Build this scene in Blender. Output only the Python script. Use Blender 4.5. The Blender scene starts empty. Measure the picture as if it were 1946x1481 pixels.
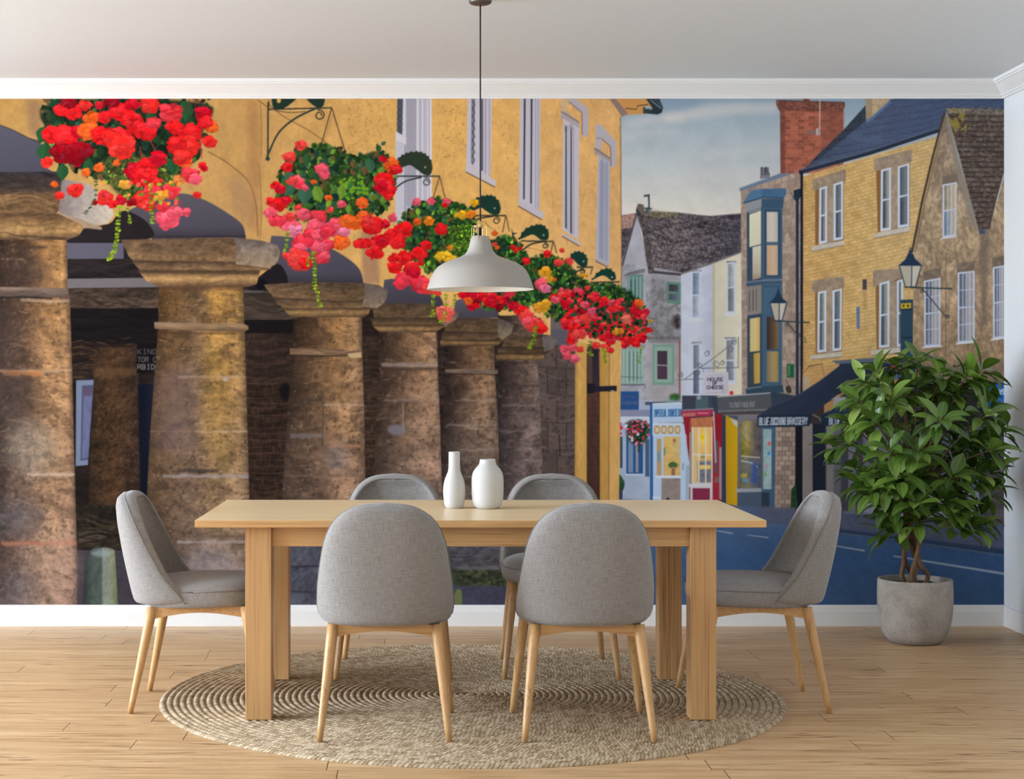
# A dining table set in front of a wall-wide town mural.
import math
MURAL_STEP, INK, EXPO = 1.0, 1.0, 0.0
LIGHTS = (36, 505, 250)
# ---------------------------------------------------------------- printed mural (painted into a colour array)
import numpy as np, math
OX, OY, MW, MH = -200, 188, 2108, 962       # the print in print units (1 unit = 1/371.4 m)

class Print:
    def __init__(s):
        s.a = np.zeros((MH, MW, 3), np.float32)
        s.r = np.random.default_rng(7)
        s.nz = {}
        for k, (sx, sy, o) in dict(fine=(2, 2, 2), med=(7, 7, 3), big=(45, 45, 4), vert=(5, 40, 3), horiz=(45, 4, 3), rough=(4, 3, 2)).items():
            s.nz[k] = s.fbm(sx, sy, o)
    def fbm(s, sx, sy, octs):
        out = np.zeros((MH, MW), np.float32); amp = 1.0; tot = 0
        for _ in range(octs):
            gx, gy = max(1.2, sx), max(1.2, sy)
            an = s.r.uniform(.4, 1.2) if abs(sx / sy - 1) < .6 else s.r.uniform(-.12, .12)     # turned lattices, so no weave shows
            X = np.arange(MW, dtype=np.float32)[None]; Y = np.arange(MH, dtype=np.float32)[:, None]
            p, q, am = s.r.uniform(.004, .012, 2).tolist(), s.r.uniform(0, 6, 2).tolist(), min(gx, gy) * 1.5
            wx = am * np.sin(Y * p[0] * 6 + q[0]) ; wy = am * np.sin(X * p[1] * 6 + q[1])
            fx = ((X + wx) * math.cos(an) + (Y + wy) * math.sin(an)) / gx; fy = (-(X + wx) * math.sin(an) + (Y + wy) * math.cos(an)) / gy
            fx -= fx.min(); fy -= fy.min(); ix = fx.astype(np.int32); iy = fy.astype(np.int32); nx = int(ix.max()) + 2; ny = int(iy.max()) + 2
            g = (s.r.random(nx * ny, dtype=np.float32) * 2 - 1)
            tx = fx - ix; ty = fy - iy; tx = tx * tx * (3 - 2 * tx); ty = ty * ty * (3 - 2 * ty); k = iy * nx + ix
            a = g[k] * (1 - tx) + g[k + 1] * tx; k += nx
            out += amp * (a * (1 - ty) + (g[k] * (1 - tx) + g[k + 1] * tx) * ty); tot += amp
            amp *= .6; sx /= 2.1; sy /= 2.1
        return out / tot * 1.6
    def noise(s, kind, x0, y0, x1, y1):
        n = s.nz[kind]
        oy, ox = s.r.integers(0, MH), s.r.integers(0, MW)
        yy = (np.arange(y0, y1) + oy) % MH; xx = (np.arange(x0, x1) + ox) % MW
        return n[yy][:, xx]
    def mask(s, pts, blur=0):
        p = np.asarray(pts, np.float32).copy(); p[:, 0] -= OX; p[:, 1] -= OY
        pad = int(blur * 2 + 2)
        x0 = max(0, int(math.floor(p[:, 0].min())) - pad); x1 = min(MW, int(math.ceil(p[:, 0].max())) + pad + 1)
        y0 = max(0, int(math.floor(p[:, 1].min())) - pad); y1 = min(MH, int(math.ceil(p[:, 1].max())) + pad + 1)
        if x1 - x0 < 1 or y1 - y0 < 1: return None
        SS = 3; h = y1 - y0; w = x1 - x0
        acc = np.zeros((h * SS, w + 3), np.float32)
        n = len(p)
        for i in range(n):
            ax, ay = p[i]; bx, by = p[(i + 1) % n]
            if ay == by: continue
            sg = 1.0
            if ay > by: ax, ay, bx, by = bx, by, ax, ay; sg = -1.0
            r0 = max(0, int(math.ceil((ay - y0) * SS - .5))); r1 = min(h * SS, int(math.ceil((by - y0) * SS - .5)))
            if r1 <= r0: continue
            rows = np.arange(r0, r1)
            xs = ax + ((rows + .5) / SS + y0 - ay) * (bx - ax) / (by - ay) - x0
            xs = np.clip(xs, 0, w + .999); ix = xs.astype(int); fr = xs - ix
            acc[rows, ix] += sg * (1 - fr); acc[rows, ix + 1] += sg * fr
        m = np.abs(np.cumsum(acc, 1)[:, :w]).clip(0, 1).reshape(h, SS, w).mean(1)
        if blur > 0: m = s.boxblur(m, blur)
        return m, x0, y0, x1, y1
    def boxblur(s, m, b):
        k = max(1, int(round(b)))
        for ax in (0, 1):
            for _ in range(2):
                pd = [(0, 0)] * m.ndim; pd[ax] = (k + 1, k)
                c = np.cumsum(np.pad(m, pd, mode='edge'), ax, dtype=np.float64)
                L = m.shape[ax]
                m = ((np.take(c, range(2 * k + 1, 2 * k + 1 + L), ax) - np.take(c, range(0, L), ax)) / (2 * k + 1)).astype(np.float32)
        return m
    def fill(s, pts, col, alpha=1.0, blur=0, tex=()):
        r = s.mask(pts, blur)
        if r is None: return
        m, x0, y0, x1, y1 = r
        if callable(col):
            X, Y = np.meshgrid(np.arange(x0, x1) + OX + .5, np.arange(y0, y1) + OY + .5)
            c = col(X, Y)
        else:
            c = np.broadcast_to(np.asarray(col, np.float32), m.shape + (3,))
        for kind, amp in tex:
            c = c * (1 + amp * s.noise(kind, x0, y0, x1, y1))[..., None]
        m = (m * alpha)[..., None]
        s.a[y0:y1, x0:x1] = s.a[y0:y1, x0:x1] * (1 - m) + np.clip(c, 0, 255) * m
    def rect(s, x0, y0, x1, y1, col, **k): s.fill([(x0, y0), (x1, y0), (x1, y1), (x0, y1)], col, **k)
    def ell(s, cx, cy, rx, ry, col, n=18, rot=0, **k):
        t = np.arange(n) * 2 * math.pi / n
        x = rx * np.cos(t); y = ry * np.sin(t)
        s.fill(np.stack([cx + x * math.cos(rot) - y * math.sin(rot), cy + x * math.sin(rot) + y * math.cos(rot)], 1), col, **k)
    def line(s, pts, w, col, **k):
        p = np.asarray(pts, float)
        d = np.gradient(p, axis=0) if len(p) > 2 else np.repeat(p[1:] - p[:1], 2, 0)
        L = np.hypot(d[:, 0], d[:, 1]) + 1e-9
        nrm = np.stack([-d[:, 1] / L, d[:, 0] / L], 1)
        ww = np.asarray(w, float) if np.ndim(w) else np.full(len(p), float(w))
        nrm = nrm * ww[:, None] / 2
        s.fill(np.concatenate([p + nrm, (p - nrm)[::-1]]), col, **k)
    def mottle(s, pts, col, kind, thr, alpha=.7, blur=0):
        """flecks of another colour where a noise rises over a threshold (stains, moss, lichen)"""
        r = s.mask(pts, blur)
        if r is None: return
        m, x0, y0, x1, y1 = r
        f = np.clip((s.noise(kind, x0, y0, x1, y1) - thr) * 4, 0, 1)
        m = (m * f * alpha)[..., None]
        s.a[y0:y1, x0:x1] = s.a[y0:y1, x0:x1] * (1 - m) + np.asarray(col, np.float32) * m

def smooth(pts, n=6, closed=True):
    p = np.asarray(pts, float); N = len(p); out = []
    for i in range(N if closed else N - 1):
        g = (lambda j: p[j % N]) if closed else (lambda j: p[min(max(j, 0), N - 1)])
        a, b, c, d = g(i - 1), g(i), g(i + 1), g(i + 2)
        for k in range(n):
            t = k / n
            out.append(.5 * ((2 * b) + (-a + c) * t + (2 * a - 5 * b + 4 * c - d) * t * t + (-a + 3 * b - 3 * c + d) * t ** 3))
    if not closed: out.append(p[-1])
    return np.array(out)
def ramp(stops):
    ps = [q[0] for q in stops]; cs = np.array([q[1] for q in stops], np.float32)
    return lambda v: np.stack([np.interp(v, ps, cs[:, k]) for k in range(3)], -1).astype(np.float32)
def gx(*st):
    f = ramp(st); return lambda X, Y: f(X)
def gy(*st):
    f = ramp(st); return lambda X, Y: f(Y)
def quad4(tl, tr, br, bl, u, v):
    tl, tr, br, bl = map(np.array, (tl, tr, br, bl))
    return tuple((tl * (1 - u) * (1 - v) + tr * u * (1 - v) + br * u * v + bl * (1 - u) * v).tolist())

FONT = {  # pen strokes on a 4 x 6 grid, y down
 'A': [[(0,6),(2,0),(4,6)],[(.8,4),(3.2,4)]], 'B': [[(0,0),(0,6)],[(0,0),(2.6,0),(3.4,1.5),(2.6,3),(0,3)],[(2.6,3),(3.8,4.5),(2.8,6),(0,6)]],
 'C': [[(4,1),(3,0),(1,0),(0,1.5),(0,4.5),(1,6),(3,6),(4,5)]], 'D': [[(0,0),(0,6),(2.4,6),(4,4),(4,2),(2.4,0),(0,0)]],
 'E': [[(4,0),(0,0),(0,6),(4,6)],[(0,3),(3,3)]], 'F': [[(4,0),(0,0),(0,6)],[(0,3),(3,3)]], 'G': [[(4,1),(3,0),(1,0),(0,1.5),(0,4.5),(1,6),(4,6),(4,3.2),(2.4,3.2)]],
 'H': [[(0,0),(0,6)],[(4,0),(4,6)],[(0,3),(4,3)]], 'I': [[(2,0),(2,6)],[(1,0),(3,0)],[(1,6),(3,6)]], 'K': [[(0,0),(0,6)],[(4,0),(0,3),(4,6)]],
 'L': [[(0,0),(0,6),(4,6)]], 'M': [[(0,6),(0,0),(2,4),(4,0),(4,6)]], 'N': [[(0,6),(0,0),(4,6),(4,0)]], 'O': [[(1,0),(3,0),(4,1.5),(4,4.5),(3,6),(1,6),(0,4.5),(0,1.5),(1,0)]],
 'P': [[(0,6),(0,0),(3,0),(4,1.5),(3,3),(0,3)]], 'R': [[(0,6),(0,0),(3,0),(4,1.5),(3,3),(0,3)],[(2,3),(4,6)]], 'S': [[(4,1),(3,0),(1,0),(0,1.5),(1,2.7),(3,3.3),(4,4.6),(3,6),(1,6),(0,5)]],
 'T': [[(0,0),(4,0)],[(2,0),(2,6)]], 'U': [[(0,0),(0,4.6),(1,6),(3,6),(4,4.6),(4,0)]], 'Z': [[(0,0),(4,0),(0,6),(4,6)]], 'Y': [[(0,0),(2,3),(4,0)],[(2,3),(2,6)]],
 'r': [[(0,2),(0,6)],[(0,3.4),(1.4,2),(3,2)]], 'e': [[(0,4),(4,4),(3.6,2.4),(2,2),(.4,2.6),(0,4.4),(1,6),(3.6,5.6)]], 's': [[(3.6,2.4),(1,2),(.4,3.2),(3.4,4.6),(3,6),(.2,5.6)]],
 't': [[(1.6,.4),(1.6,5.4),(2.6,6),(3.6,5.8)],[(0,2),(3.4,2)]], 'u': [[(0,2),(0,5),(1,6),(3,6),(4,5),(4,2)],[(4,5),(4,6)]], 'i': [[(2,2),(2,6)],[(2,.4),(2,1)]],
 'n': [[(0,2),(0,6)],[(0,3.2),(1.4,2),(3,2),(4,3),(4,6)]], 'g': [[(4,2),(4,7),(3,8),(.6,7.6)],[(4,3),(3,2),(1,2),(0,4),(1,6),(3,6),(4,5)]]}
def text(P, s, tl, tr, br, bl, w, col, gap=.28, alpha=1, slant=0):
    n = len(s); cell = 1.0 / (n - gap)
    for i, ch in enumerate(s):
        for st in FONT.get(ch, []):
            q = [quad4(tl, tr, br, bl, (i + (1 - gap) * (x + slant * (6 - y)) / 4.0) * cell, y / 6.0) for x, y in st]
            for a, b in zip(q[:-1], q[1:]):
                d = (b[0] - a[0], b[1] - a[1]); L = math.hypot(*d) + 1e-6; e = w * .35 / L
                P.line([(a[0] - d[0] * e, a[1] - d[1] * e), (b[0] + d[0] * e, b[1] + d[1] * e)], w, col, alpha=alpha)

def scribble(P, x0, y0, x1, y1, h, n, col, alpha):
    """lettering too blurred in the picture to be read: upright smudged strokes"""
    r = np.random.default_rng(31)
    for i in range(n):
        x = x0 + (x1 - x0) * (i + .2) / n; y = y0 + (y1 - y0) * i / n; w = (x1 - x0) / n * .62
        P.line([(x, y), (x + r.uniform(-.6, .6), y + h)], 1.2, col, alpha=alpha)
        k = r.integers(3)
        if k != 1: P.line([(x + w, y), (x + w + r.uniform(-.6, .6), y + h)], 1.2, col, alpha=alpha)
        v = r.choice([0, .5, 1]); P.line([(x, y + h * v), (x + w, y + h * (v + r.uniform(-.3, .3)))], 1.2, col, alpha=alpha)

def masonry(P, quad, rows, cols, col, mort, mw=1.0, jit=.12, brick=True, alpha=1.0, seed=1):
    """courses of stone or brick inside a quadrilateral"""
    r = np.random.default_rng(seed)
    tl, tr, br, bl = quad
    for j in range(rows):
        v0, v1 = j / rows, (j + 1) / rows
        off = (.5 if j % 2 and brick else 0) + (0 if brick else r.random())
        for i in range(-1, cols + 1):
            jo = (0, 0) if brick else (r.uniform(-.2, .2), r.uniform(-.2, .2))
            u0, u1 = max(0, (i + off + jo[0]) / cols), min(1, (i + 1 + off + jo[1]) / cols)
            if u1 - u0 < .15 / cols: continue
            f = 1 + r.uniform(-jit, jit)
            P.fill([quad4(tl, tr, br, bl, u0, v0), quad4(tl, tr, br, bl, u1, v0), quad4(tl, tr, br, bl, u1, v1), quad4(tl, tr, br, bl, u0, v1)], np.array(col) * f, alpha=alpha)
        if mort is not None and mw > 0:
            P.line([quad4(tl, tr, br, bl, 0, v1), quad4(tl, tr, br, bl, 1, v1)], mw, mort, alpha=.8)
            for i in range(0, cols + 1):
                u = (i + off) / cols
                if 0 < u < 1: P.line([quad4(tl, tr, br, bl, u, v0), quad4(tl, tr, br, bl, u, v1)], mw, mort, alpha=.7)

def blob(r, cx, cy, rx, ry, n=9, j=.25):
    t = np.arange(n) * 2 * math.pi / n + r.random() * 6
    k = 1 + r.uniform(-j, j, n)
    return smooth(np.stack([cx + rx * k * np.cos(t), cy + ry * k * np.sin(t)], 1), 3)
def flower(P, cx, cy, rad, col, sq=.85):
    """a ruffled begonia bloom: a deep ragged base with lighter overlapping petals"""
    r = P.r; col = np.array(col, float)
    P.fill(blob(r, cx, cy + rad * .08, rad * .92, rad * sq * .9, 11, .25), col * .72)
    for i in range(int(5 + rad * .5)):
        a = r.random() * 6.28; pr = rad * r.uniform(.16, .34); P.fill(blob(r, cx + rad * .8 * math.cos(a), cy + rad * .08 + rad * .8 * sq * math.sin(a), pr, pr * .8, 7, .45), np.clip(col * r.uniform(.78, 1.02), 0, 255))
    n = 5 if rad < 7 else (8 if rad < 12 else 12)
    ps = sorted([(r.random() * 6.28, rad * math.sqrt(r.uniform(.02, .6))) for _ in range(n)], key=lambda q: -q[1])
    for a, d in ps:
        f = r.uniform(.9, 1.06) + .10 * (-math.sin(a)); pr = rad * r.uniform(.28, .52); x, y = cx + d * math.cos(a), cy - rad * .05 + d * sq * math.sin(a); ro = r.uniform(.5, .85)
        P.fill(blob(r, x, y + pr * .2, pr, pr * ro, 10, .3), col * .74, alpha=.42)
        P.fill(blob(r, x, y, pr, pr * ro, 11, .3), np.clip(col * f + np.array([4, 18, 18]) * r.uniform(-.6, 1), 0, 255), alpha=.9)
        if rad > 8 and r.random() < .5: P.fill(blob(r, x - pr * .1, y - pr * .25, pr * .6, pr * .22, 8, .4), np.clip(col * 1.03 + np.array([12, 40, 40]), 0, 255), alpha=.45)
        if rad > 8 and r.random() < .6: P.line([(x - pr * .5, y + pr * r.uniform(0, .3)), (x, y + pr * .15), (x + pr * .5, y + pr * r.uniform(-.2, .3))], max(1, rad * .07), col * .62, alpha=.55)
def leaf(P, x, y, L, ang, col):
    c, s = math.cos(ang), math.sin(ang); w = L * P.r.uniform(.28, .42)
    q = [(0, 0), (.25, .8), (.55, 1), (.8, .5), (1, 0), (.8, -.45), (.55, -.9), (.25, -.8)]
    pts = [(x + L * u * c - w * v * s, y + L * u * s + w * v * c) for u, v in q]
    P.fill(pts, col)
    P.fill(pts[:5], np.clip(np.array(col) * 1.22 + 4, 0, 255), alpha=.4)
def inside(poly, x, y):
    c = False; n = len(poly); j = n - 1
    for i in range(n):
        xi, yi = poly[i]; xj, yj = poly[j]
        if (yi > y) != (yj > y) and x < (xj - xi) * (y - yi) / (yj - yi) + xi: c = not c
        j = i
    return c
def scatter(P, poly, n):
    poly = [tuple(q) for q in poly]; xs = [q[0] for q in poly]; ys = [q[1] for q in poly]; out = []
    k = 0
    while len(out) < n and k < n * 30:
        k += 1
        x, y = P.r.uniform(min(xs), max(xs)), P.r.uniform(min(ys), max(ys))
        if inside(poly, x, y): out.append((x, y))
    return out
GREENS = [(38, 74, 30), (52, 92, 34), (28, 56, 34), (70, 110, 36), (34, 66, 46), (84, 120, 40), (22, 44, 26)]
def foliage(P, poly, n, L0, L1, pal=GREENS, base=(22, 38, 20)):
    q = np.array(poly, float); c = q.mean(0)
    P.fill(smooth(c + (q - c) * .9, 4), base, blur=2, tex=(('rough', .4), ('med', .3)))
    L0, L1 = L0 * .8, L1 * .78; pts = scatter(P, poly, int(n * 2.1)); k = len(pts)
    for i, (x, y) in enumerate(pts):
        out = math.atan2(y - c[1], x - c[0]); a = 1.57 + P.r.uniform(-1.3, 1.3); a = a * .75 + out * .25 if abs(a - out) < 3 else a
        col = np.array(pal[P.r.integers(len(pal))], float) * P.r.uniform(.5, 1.22) * (.7 + .42 * i / k)
        if P.r.random() < .12: col = col * 1.3 + np.array([24, 14, 4])
        if P.r.random() < .08: col = np.array([96, 70, 40])
        L = P.r.uniform(L0, L1) * P.r.uniform(.55, .95); leaf(P, x - L * .4 * math.cos(a), y - L * .4 * math.sin(a), L, a, np.clip(col, 0, 255))
def vine(P, pts, n, sz, col=(140, 170, 30)):
    q = smooth(pts, 12, False)
    P.line(q, 1.2, (90, 110, 40), alpha=.8)
    for i in range(n):
        x, y = q[int(i * (len(q) - 1) / max(1, n - 1))]
        for s_ in (-1, 1):
            P.fill(blob(P.r, x + s_ * sz * P.r.uniform(.2, .8), y + P.r.uniform(-1, 1), sz * .62, sz * .5, 7, .4), np.array(col) * P.r.uniform(.6, 1.15))

RED, CRIM, PINK, CORAL, ORG, YEL, DRED, MAG = (226, 26, 30), (202, 14, 36), (232, 78, 96), (234, 62, 56), (232, 92, 30), (226, 156, 36), (140, 8, 22), (216, 44, 72)

def column(P, edges, stops, tone, joints=(), seed=0):
    """a stone shaft: edges = (y, left, right); stops = printed colours across, top and bottom"""
    ys = [e[0] for e in edges]; xl = [e[1] for e in edges]; xr = [e[2] for e in edges]
    f0, f1 = ramp(stops[0]), ramp(stops[1])
    def col(X, Y):
        l = np.interp(Y, ys, xl); r = np.interp(Y, ys, xr); u = (X - l) / (r - l)
        t = np.clip((Y - ys[0]) / (ys[-1] - ys[0]), 0, 1)[..., None]
        c = (f0(u) * (1 - t) + f1(u) * t) * tone; return 255 * (c / 255) ** 1.22 * 1.12
    poly = [(l, y) for y, l, r in edges] + [(r, y) for y, l, r in edges[::-1]]
    P.fill(poly, col, tex=(('med', .11), ('fine', .06), ('big', .20), ('horiz', .10), ('vert', .05)), blur=0)
    P.mottle(poly, (58, 44, 36), 'big', .32, .35, 2); P.mottle(poly, (46, 35, 29), 'med', .45, .4); P.mottle(poly, (170, 144, 116), 'med', .62, .3)
    P.mottle(poly, (60, 50, 42), 'horiz', .62, .3); P.mottle(poly, (176, 152, 128), 'horiz', .72, .3)
    for (y, u0, u1, w, c) in joints:
        l = np.interp(y, ys, xl); r = np.interp(y, ys, xr); n = 14
        t = np.linspace(u0, u1, n); jt = P.r.uniform(-1.2, 1.2, n)
        P.line(np.stack([l + (r - l) * t, y + jt + 3 * (t - .5) * 0], 1), w * P.r.uniform(.5, 1.3, n), c, alpha=.7, blur=.6)
def capital(P, ab, under, cush, tone=1.0, faceR=None):
    P.fill(ab, gy((min(q[1] for q in ab), np.array((84, 66, 50)) * tone), (max(q[1] for q in ab), np.array((112, 86, 58)) * tone)), tex=(('horiz', .18), ('med', .14), ('fine', .08), ('big', .1)))
    P.fill(under, gy((min(q[1] for q in under), np.array((70, 54, 42)) * tone), (max(q[1] for q in under), np.array((120, 92, 62)) * tone)), tex=(('horiz', .18), ('med', .12)))
    P.fill(cush, gy((min(q[1] for q in cush), np.array((84, 64, 46)) * tone), ((min(q[1] for q in cush) + max(q[1] for q in cush)) / 2, np.array((150, 116, 74)) * tone), (max(q[1] for q in cush), np.array((80, 60, 44)) * tone)), tex=(('horiz', .15), ('med', .12)))
    for poly in (under, cush):
        t = sorted(poly, key=lambda q: q[1])[:2]; P.line(sorted(t), 2.2, (40, 30, 26), alpha=.6, blur=.5)
    if faceR is not None:
        P.fill(faceR, gy((min(q[1] for q in faceR), np.array((92, 82, 77)) * tone), (max(q[1] for q in faceR), np.array((146, 123, 99)) * tone)), tex=(('med', .12), ('big', .1)))
        P.mottle(faceR, (80, 68, 62), 'big', .2, .4, 2)

def sash(P, tl, tr, br, bl, cols, rows, frame=(196, 202, 218), fw=2.2, panes=((84, 92, 104), (150, 140, 124)), split=True, bar=1.0, curtain=None):
    P.fill([tl, tr, br, bl], frame)
    W = tr[0] - tl[0]; Hh = bl[1] - tl[1]; fu = fw / W; fv = fw / Hh
    halves = [(fv, .5 - fv * .45), (.5 + fv * .45, 1 - fv * 1.3)] if split else [(fv, 1 - fv)]
    for hi, (v0, v1) in enumerate(halves):
        q = [quad4(tl, tr, br, bl, u, v) for u, v in ((fu, v0), (1 - fu, v0), (1 - fu, v1), (fu, v1))]
        c0 = np.array(panes[hi % len(panes)], float)
        P.fill(q, gx((q[0][0], c0 * .82), (q[1][0], c0 * 1.18)), tex=(('med', .1),))
        if curtain is not None:
            qc = [quad4(tl, tr, br, bl, u, v) for u, v in ((.52, v0), (1 - fu, v0), (1 - fu, v1), (.52, v1))]
            P.fill(qc, curtain, alpha=.8, blur=1)
        for i in range(1, cols):
            u = fu + (1 - 2 * fu) * i / cols
            P.line([quad4(tl, tr, br, bl, u, v0), quad4(tl, tr, br, bl, u, v1)], bar, frame)
        for j in range(1, rows):
            v = v0 + (v1 - v0) * j / rows
            P.line([quad4(tl, tr, br, bl, fu, v), quad4(tl, tr, br, bl, 1 - fu, v)], bar, frame)

def beast(P, top, bottom, col=(28, 52, 38), eye=None, spikes=2.2):
    """the toothed sheet-iron beast on a bracket: a spiky back over a smooth belly"""
    t = smooth(top, 6, False); out = []
    for i, q in enumerate(t):
        d = t[min(i + 1, len(t) - 1)] - t[max(i - 1, 0)]; L = np.hypot(*d) + 1e-6
        nrm = np.array([d[1], -d[0]]) / L
        out.append(q + nrm * (spikes if i % 3 == 1 else -.3))
    P.fill(np.concatenate([np.array(out), smooth(bottom, 5, False)]), col, tex=(('big', .05),))
    if eye: P.ell(eye[0], eye[1], 1.7, 1.7, (180, 180, 150))
def scroll(P, cx, cy, r, w, col, turn=1.35, a0=-1.6, sgn=1):
    t = np.linspace(0, turn * 2 * math.pi, 40); rr = r * (1 - .62 * t / t[-1])
    P.line(np.stack([cx + rr * np.cos(a0 + sgn * t), cy + rr * np.sin(a0 + sgn * t)], 1), w, col)
def paint_town(P):
    # sky
    P.rect(1150, 180, 1910, 560, gy((188, (130, 152, 168)), (250, (160, 174, 180)), (330, (184, 188, 186)), (410, (216, 206, 190))), tex=(('big', .03),))
    for (x0, y0, x1, y1, w, a) in [(1190, 238, 1300, 222, 16, .5), (1260, 226, 1480, 204, 20, .6), (1180, 262, 1290, 250, 10, .35), (1300, 215, 1420, 200, 8, .4), (1340, 300, 1480, 280, 18, .25), (1200, 350, 1470, 330, 26, .25)]:
        P.line(smooth([(x0, y0), ((x0 + x1) / 2, (y0 + y1) / 2 - 4), (x1, y1)], 8, False), w, (208, 200, 190), alpha=a, blur=6)
    P.ell(1260, 195, 70, 14, (112, 138, 160), alpha=.5, blur=8)
    # far row on the left: brown roof, grey gabled house
    P.fill([(1176, 410), (1208, 405), (1208, 440), (1176, 444)], (150, 112, 98), tex=(('rough', .2),))
    P.fill([(1176, 436), (1206, 432), (1194, 520), (1176, 520)], (66, 56, 60), tex=(('rough', .3), ('horiz', .2)))
    roof = [(1214, 393), (1226, 401), (1290, 404), (1350, 411), (1408, 406), (1410, 480), (1350, 502), (1294, 521), (1242, 521), (1229, 506)]
    P.fill(roof, gx((1214, (86, 76, 76)), (1300, (80, 70, 72)), (1410, (64, 58, 66))), tex=(('horiz', .35), ('rough', .35), ('med', .15)))
    P.mottle(roof, (128, 120, 118), 'rough', .55, .6); P.mottle(roof, (40, 34, 40), 'horiz', .45, .6)
    P.fill([(1226, 398), (1290, 405), (1288, 412), (1240, 414)], (122, 110, 60), alpha=.5, blur=2, tex=(('rough', .4),))
    P.line([(1226, 401), (1350, 411), (1408, 406)], 2, (110, 100, 96), alpha=.6)
    P.fill([(1229, 403), (1225, 402), (1232, 392), (1231, 372), (1223, 374), (1223, 371), (1234, 369), (1235, 394)], (50, 60, 66))
    P.line([(1224, 396), (1239, 397)], 3, (46, 60, 60)); P.line([(1224, 373), (1234, 372)], 3, (46, 60, 60)); P.line([(1233.4, 369), (1233.4, 402)], 2.4, (46, 60, 60))
    P.fill([(1180, 502), (1211, 402), (1230, 506), (1294, 518), (1296, 770), (1176, 770)], gx((1180, (140, 140, 150)), (1228, (150, 148, 154)), (1240, (128, 126, 130)), (1296, (140, 136, 138))), tex=(('big', .12), ('med', .08)))
    P.fill([(1186, 502), (1210, 412), (1228, 503)], (158, 156, 164), tex=(('big', .08),))
    P.fill([(1208, 400), (1212, 388), (1222, 389), (1244, 520), (1232, 520), (1224, 455)], (72, 62, 62), tex=(('rough', .35),))
    P.line([(1182, 506), (1211, 402)], 3.5, (66, 60, 66)); P.fill([(1210, 396), (1214, 387), (1223, 389), (1226, 410), (1219, 408)], (88, 80, 70))
    P.line([(1240, 517), (1294, 522)], 5, (58, 52, 58)); P.line([(1190, 521), (1226, 512)], 3, (92, 88, 92)); P.rect(1230, 640, 1296, 646, (96, 90, 88), tex=(('rough', .2),)); P.rect(1232, 646, 1296, 652, (112, 108, 108), alpha=.7, blur=2)
    P.mottle([(1228, 530), (1296, 530), (1296, 640), (1228, 640)], (92, 86, 84), 'med', .05, .6); P.ell(1286, 612, 9, 14, (62, 52, 52), blur=2, tex=(('rough', .5),))
    P.fill([(1228, 652), (1296, 652), (1296, 760), (1228, 765)], (160, 150, 148), alpha=.6, tex=(('big', .1),))
    # green bays and windows
    P.fill([(1192, 524), (1222, 521), (1222, 580), (1192, 586)], (84, 118, 108))
    for x in (1195, 1203, 1210, 1217): P.line([(x, 526), (x, 582)], 2.2, (128, 158, 146))
    P.rect(1197.5, 532, 1201.5, 580, (58, 84, 88)); P.rect(1206, 531, 1208.5, 580, (58, 84, 88))
    P.line([(1186, 524), (1226, 516)], 3, (100, 96, 98))
    sash(P, (1266, 535), (1294, 537), (1293, 578), (1266, 576), 1, 1, frame=(84, 118, 104), fw=5, panes=((56, 58, 62), (70, 76, 92)))
    P.rect(1181, 661, 1223, 732, (118, 146, 134))
    for x in (1185, 1192, 1200, 1207, 1214, 1221): P.line([(x, 664), (x, 730)], 2.4, (148, 172, 156))
    for x in (1196, 1204, 1211): P.line([(x, 668), (x, 724)], 2, (74, 102, 100))
    P.rect(1182, 655, 1226, 662, (132, 128, 124)); P.line([(1176, 731.5), (1226, 731.5), (1226, 738)], 2, (60, 62, 70)); P.line([(1180, 716), (1222, 718)], 1.2, (70, 80, 84))
    P.rect(1240, 655, 1281, 732, (106, 140, 122)); P.rect(1244, 660, 1277, 727, (126, 156, 138))
    P.rect(1249, 667, 1268, 721, (56, 40, 52)); P.line([(1249, 694), (1268, 695)], 2, (140, 150, 150)); P.rect(1249, 696, 1268, 720, (74, 44, 62), alpha=.6)
    # white house and cream house
    P.fill([(1294, 521), (1352, 500), (1358, 500), (1358, 770), (1294, 770)], gx((1294, (184, 188, 204)), (1324, (192, 194, 206)), (1358, (170, 172, 188))), tex=(('big', .05),))
    P.fill([(1356, 500), (1408, 478), (1412, 770), (1356, 770)], gx((1356, (196, 188, 160)), (1410, (218, 206, 178))), tex=(('big', .04),))
    P.line([(1294, 521), (1352, 501), (1409, 479)], 3, (108, 100, 96)); P.line([(1356.5, 500), (1356.5, 740)], 2.2, (176, 160, 92))
    P.fill([(1408, 405), (1405, 478), (1380, 486), (1396, 416)], (54, 52, 62), alpha=.5, blur=2)
    for (a, b, c, d, pl) in [(1314, 517, 1331, 606, ((110, 122, 140), (150, 156, 170))), (1315, 654, 1331, 752, ((112, 116, 132), (88, 94, 112))), (1381, 500, 1397, 595, ((150, 150, 150), (110, 112, 118))), (1378, 645, 1397, 726, ((132, 128, 128), (120, 122, 130)))]:
        P.rect(a - 1, b - 4, d - d + c + 2, b, (128, 124, 128)); sash(P, (a, b), (c, b - 2), (c, d), (a, d), 1, 1, panes=pl, fw=2.6, frame=(188, 194, 212))
        P.rect(a - 4, d, c + 3, d + 5, (204, 202, 200))
    P.line([(1291.5, 645), (1291.5, 757)], 3, (128, 72, 62)); P.ell(1390, 747, 4, 4, (206, 40, 44))
    # iron scrollwork and the hanging cheese sign
    irn = (74, 78, 86)
    P.line([(1286, 722), (1337, 720)], 1.3, irn); P.line([(1300, 722), (1330, 699), (1360, 678), (1400, 646)], 1.3, irn); P.line([(1330, 700), (1403, 699), (1403, 640)], 1.6, irn)
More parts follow.
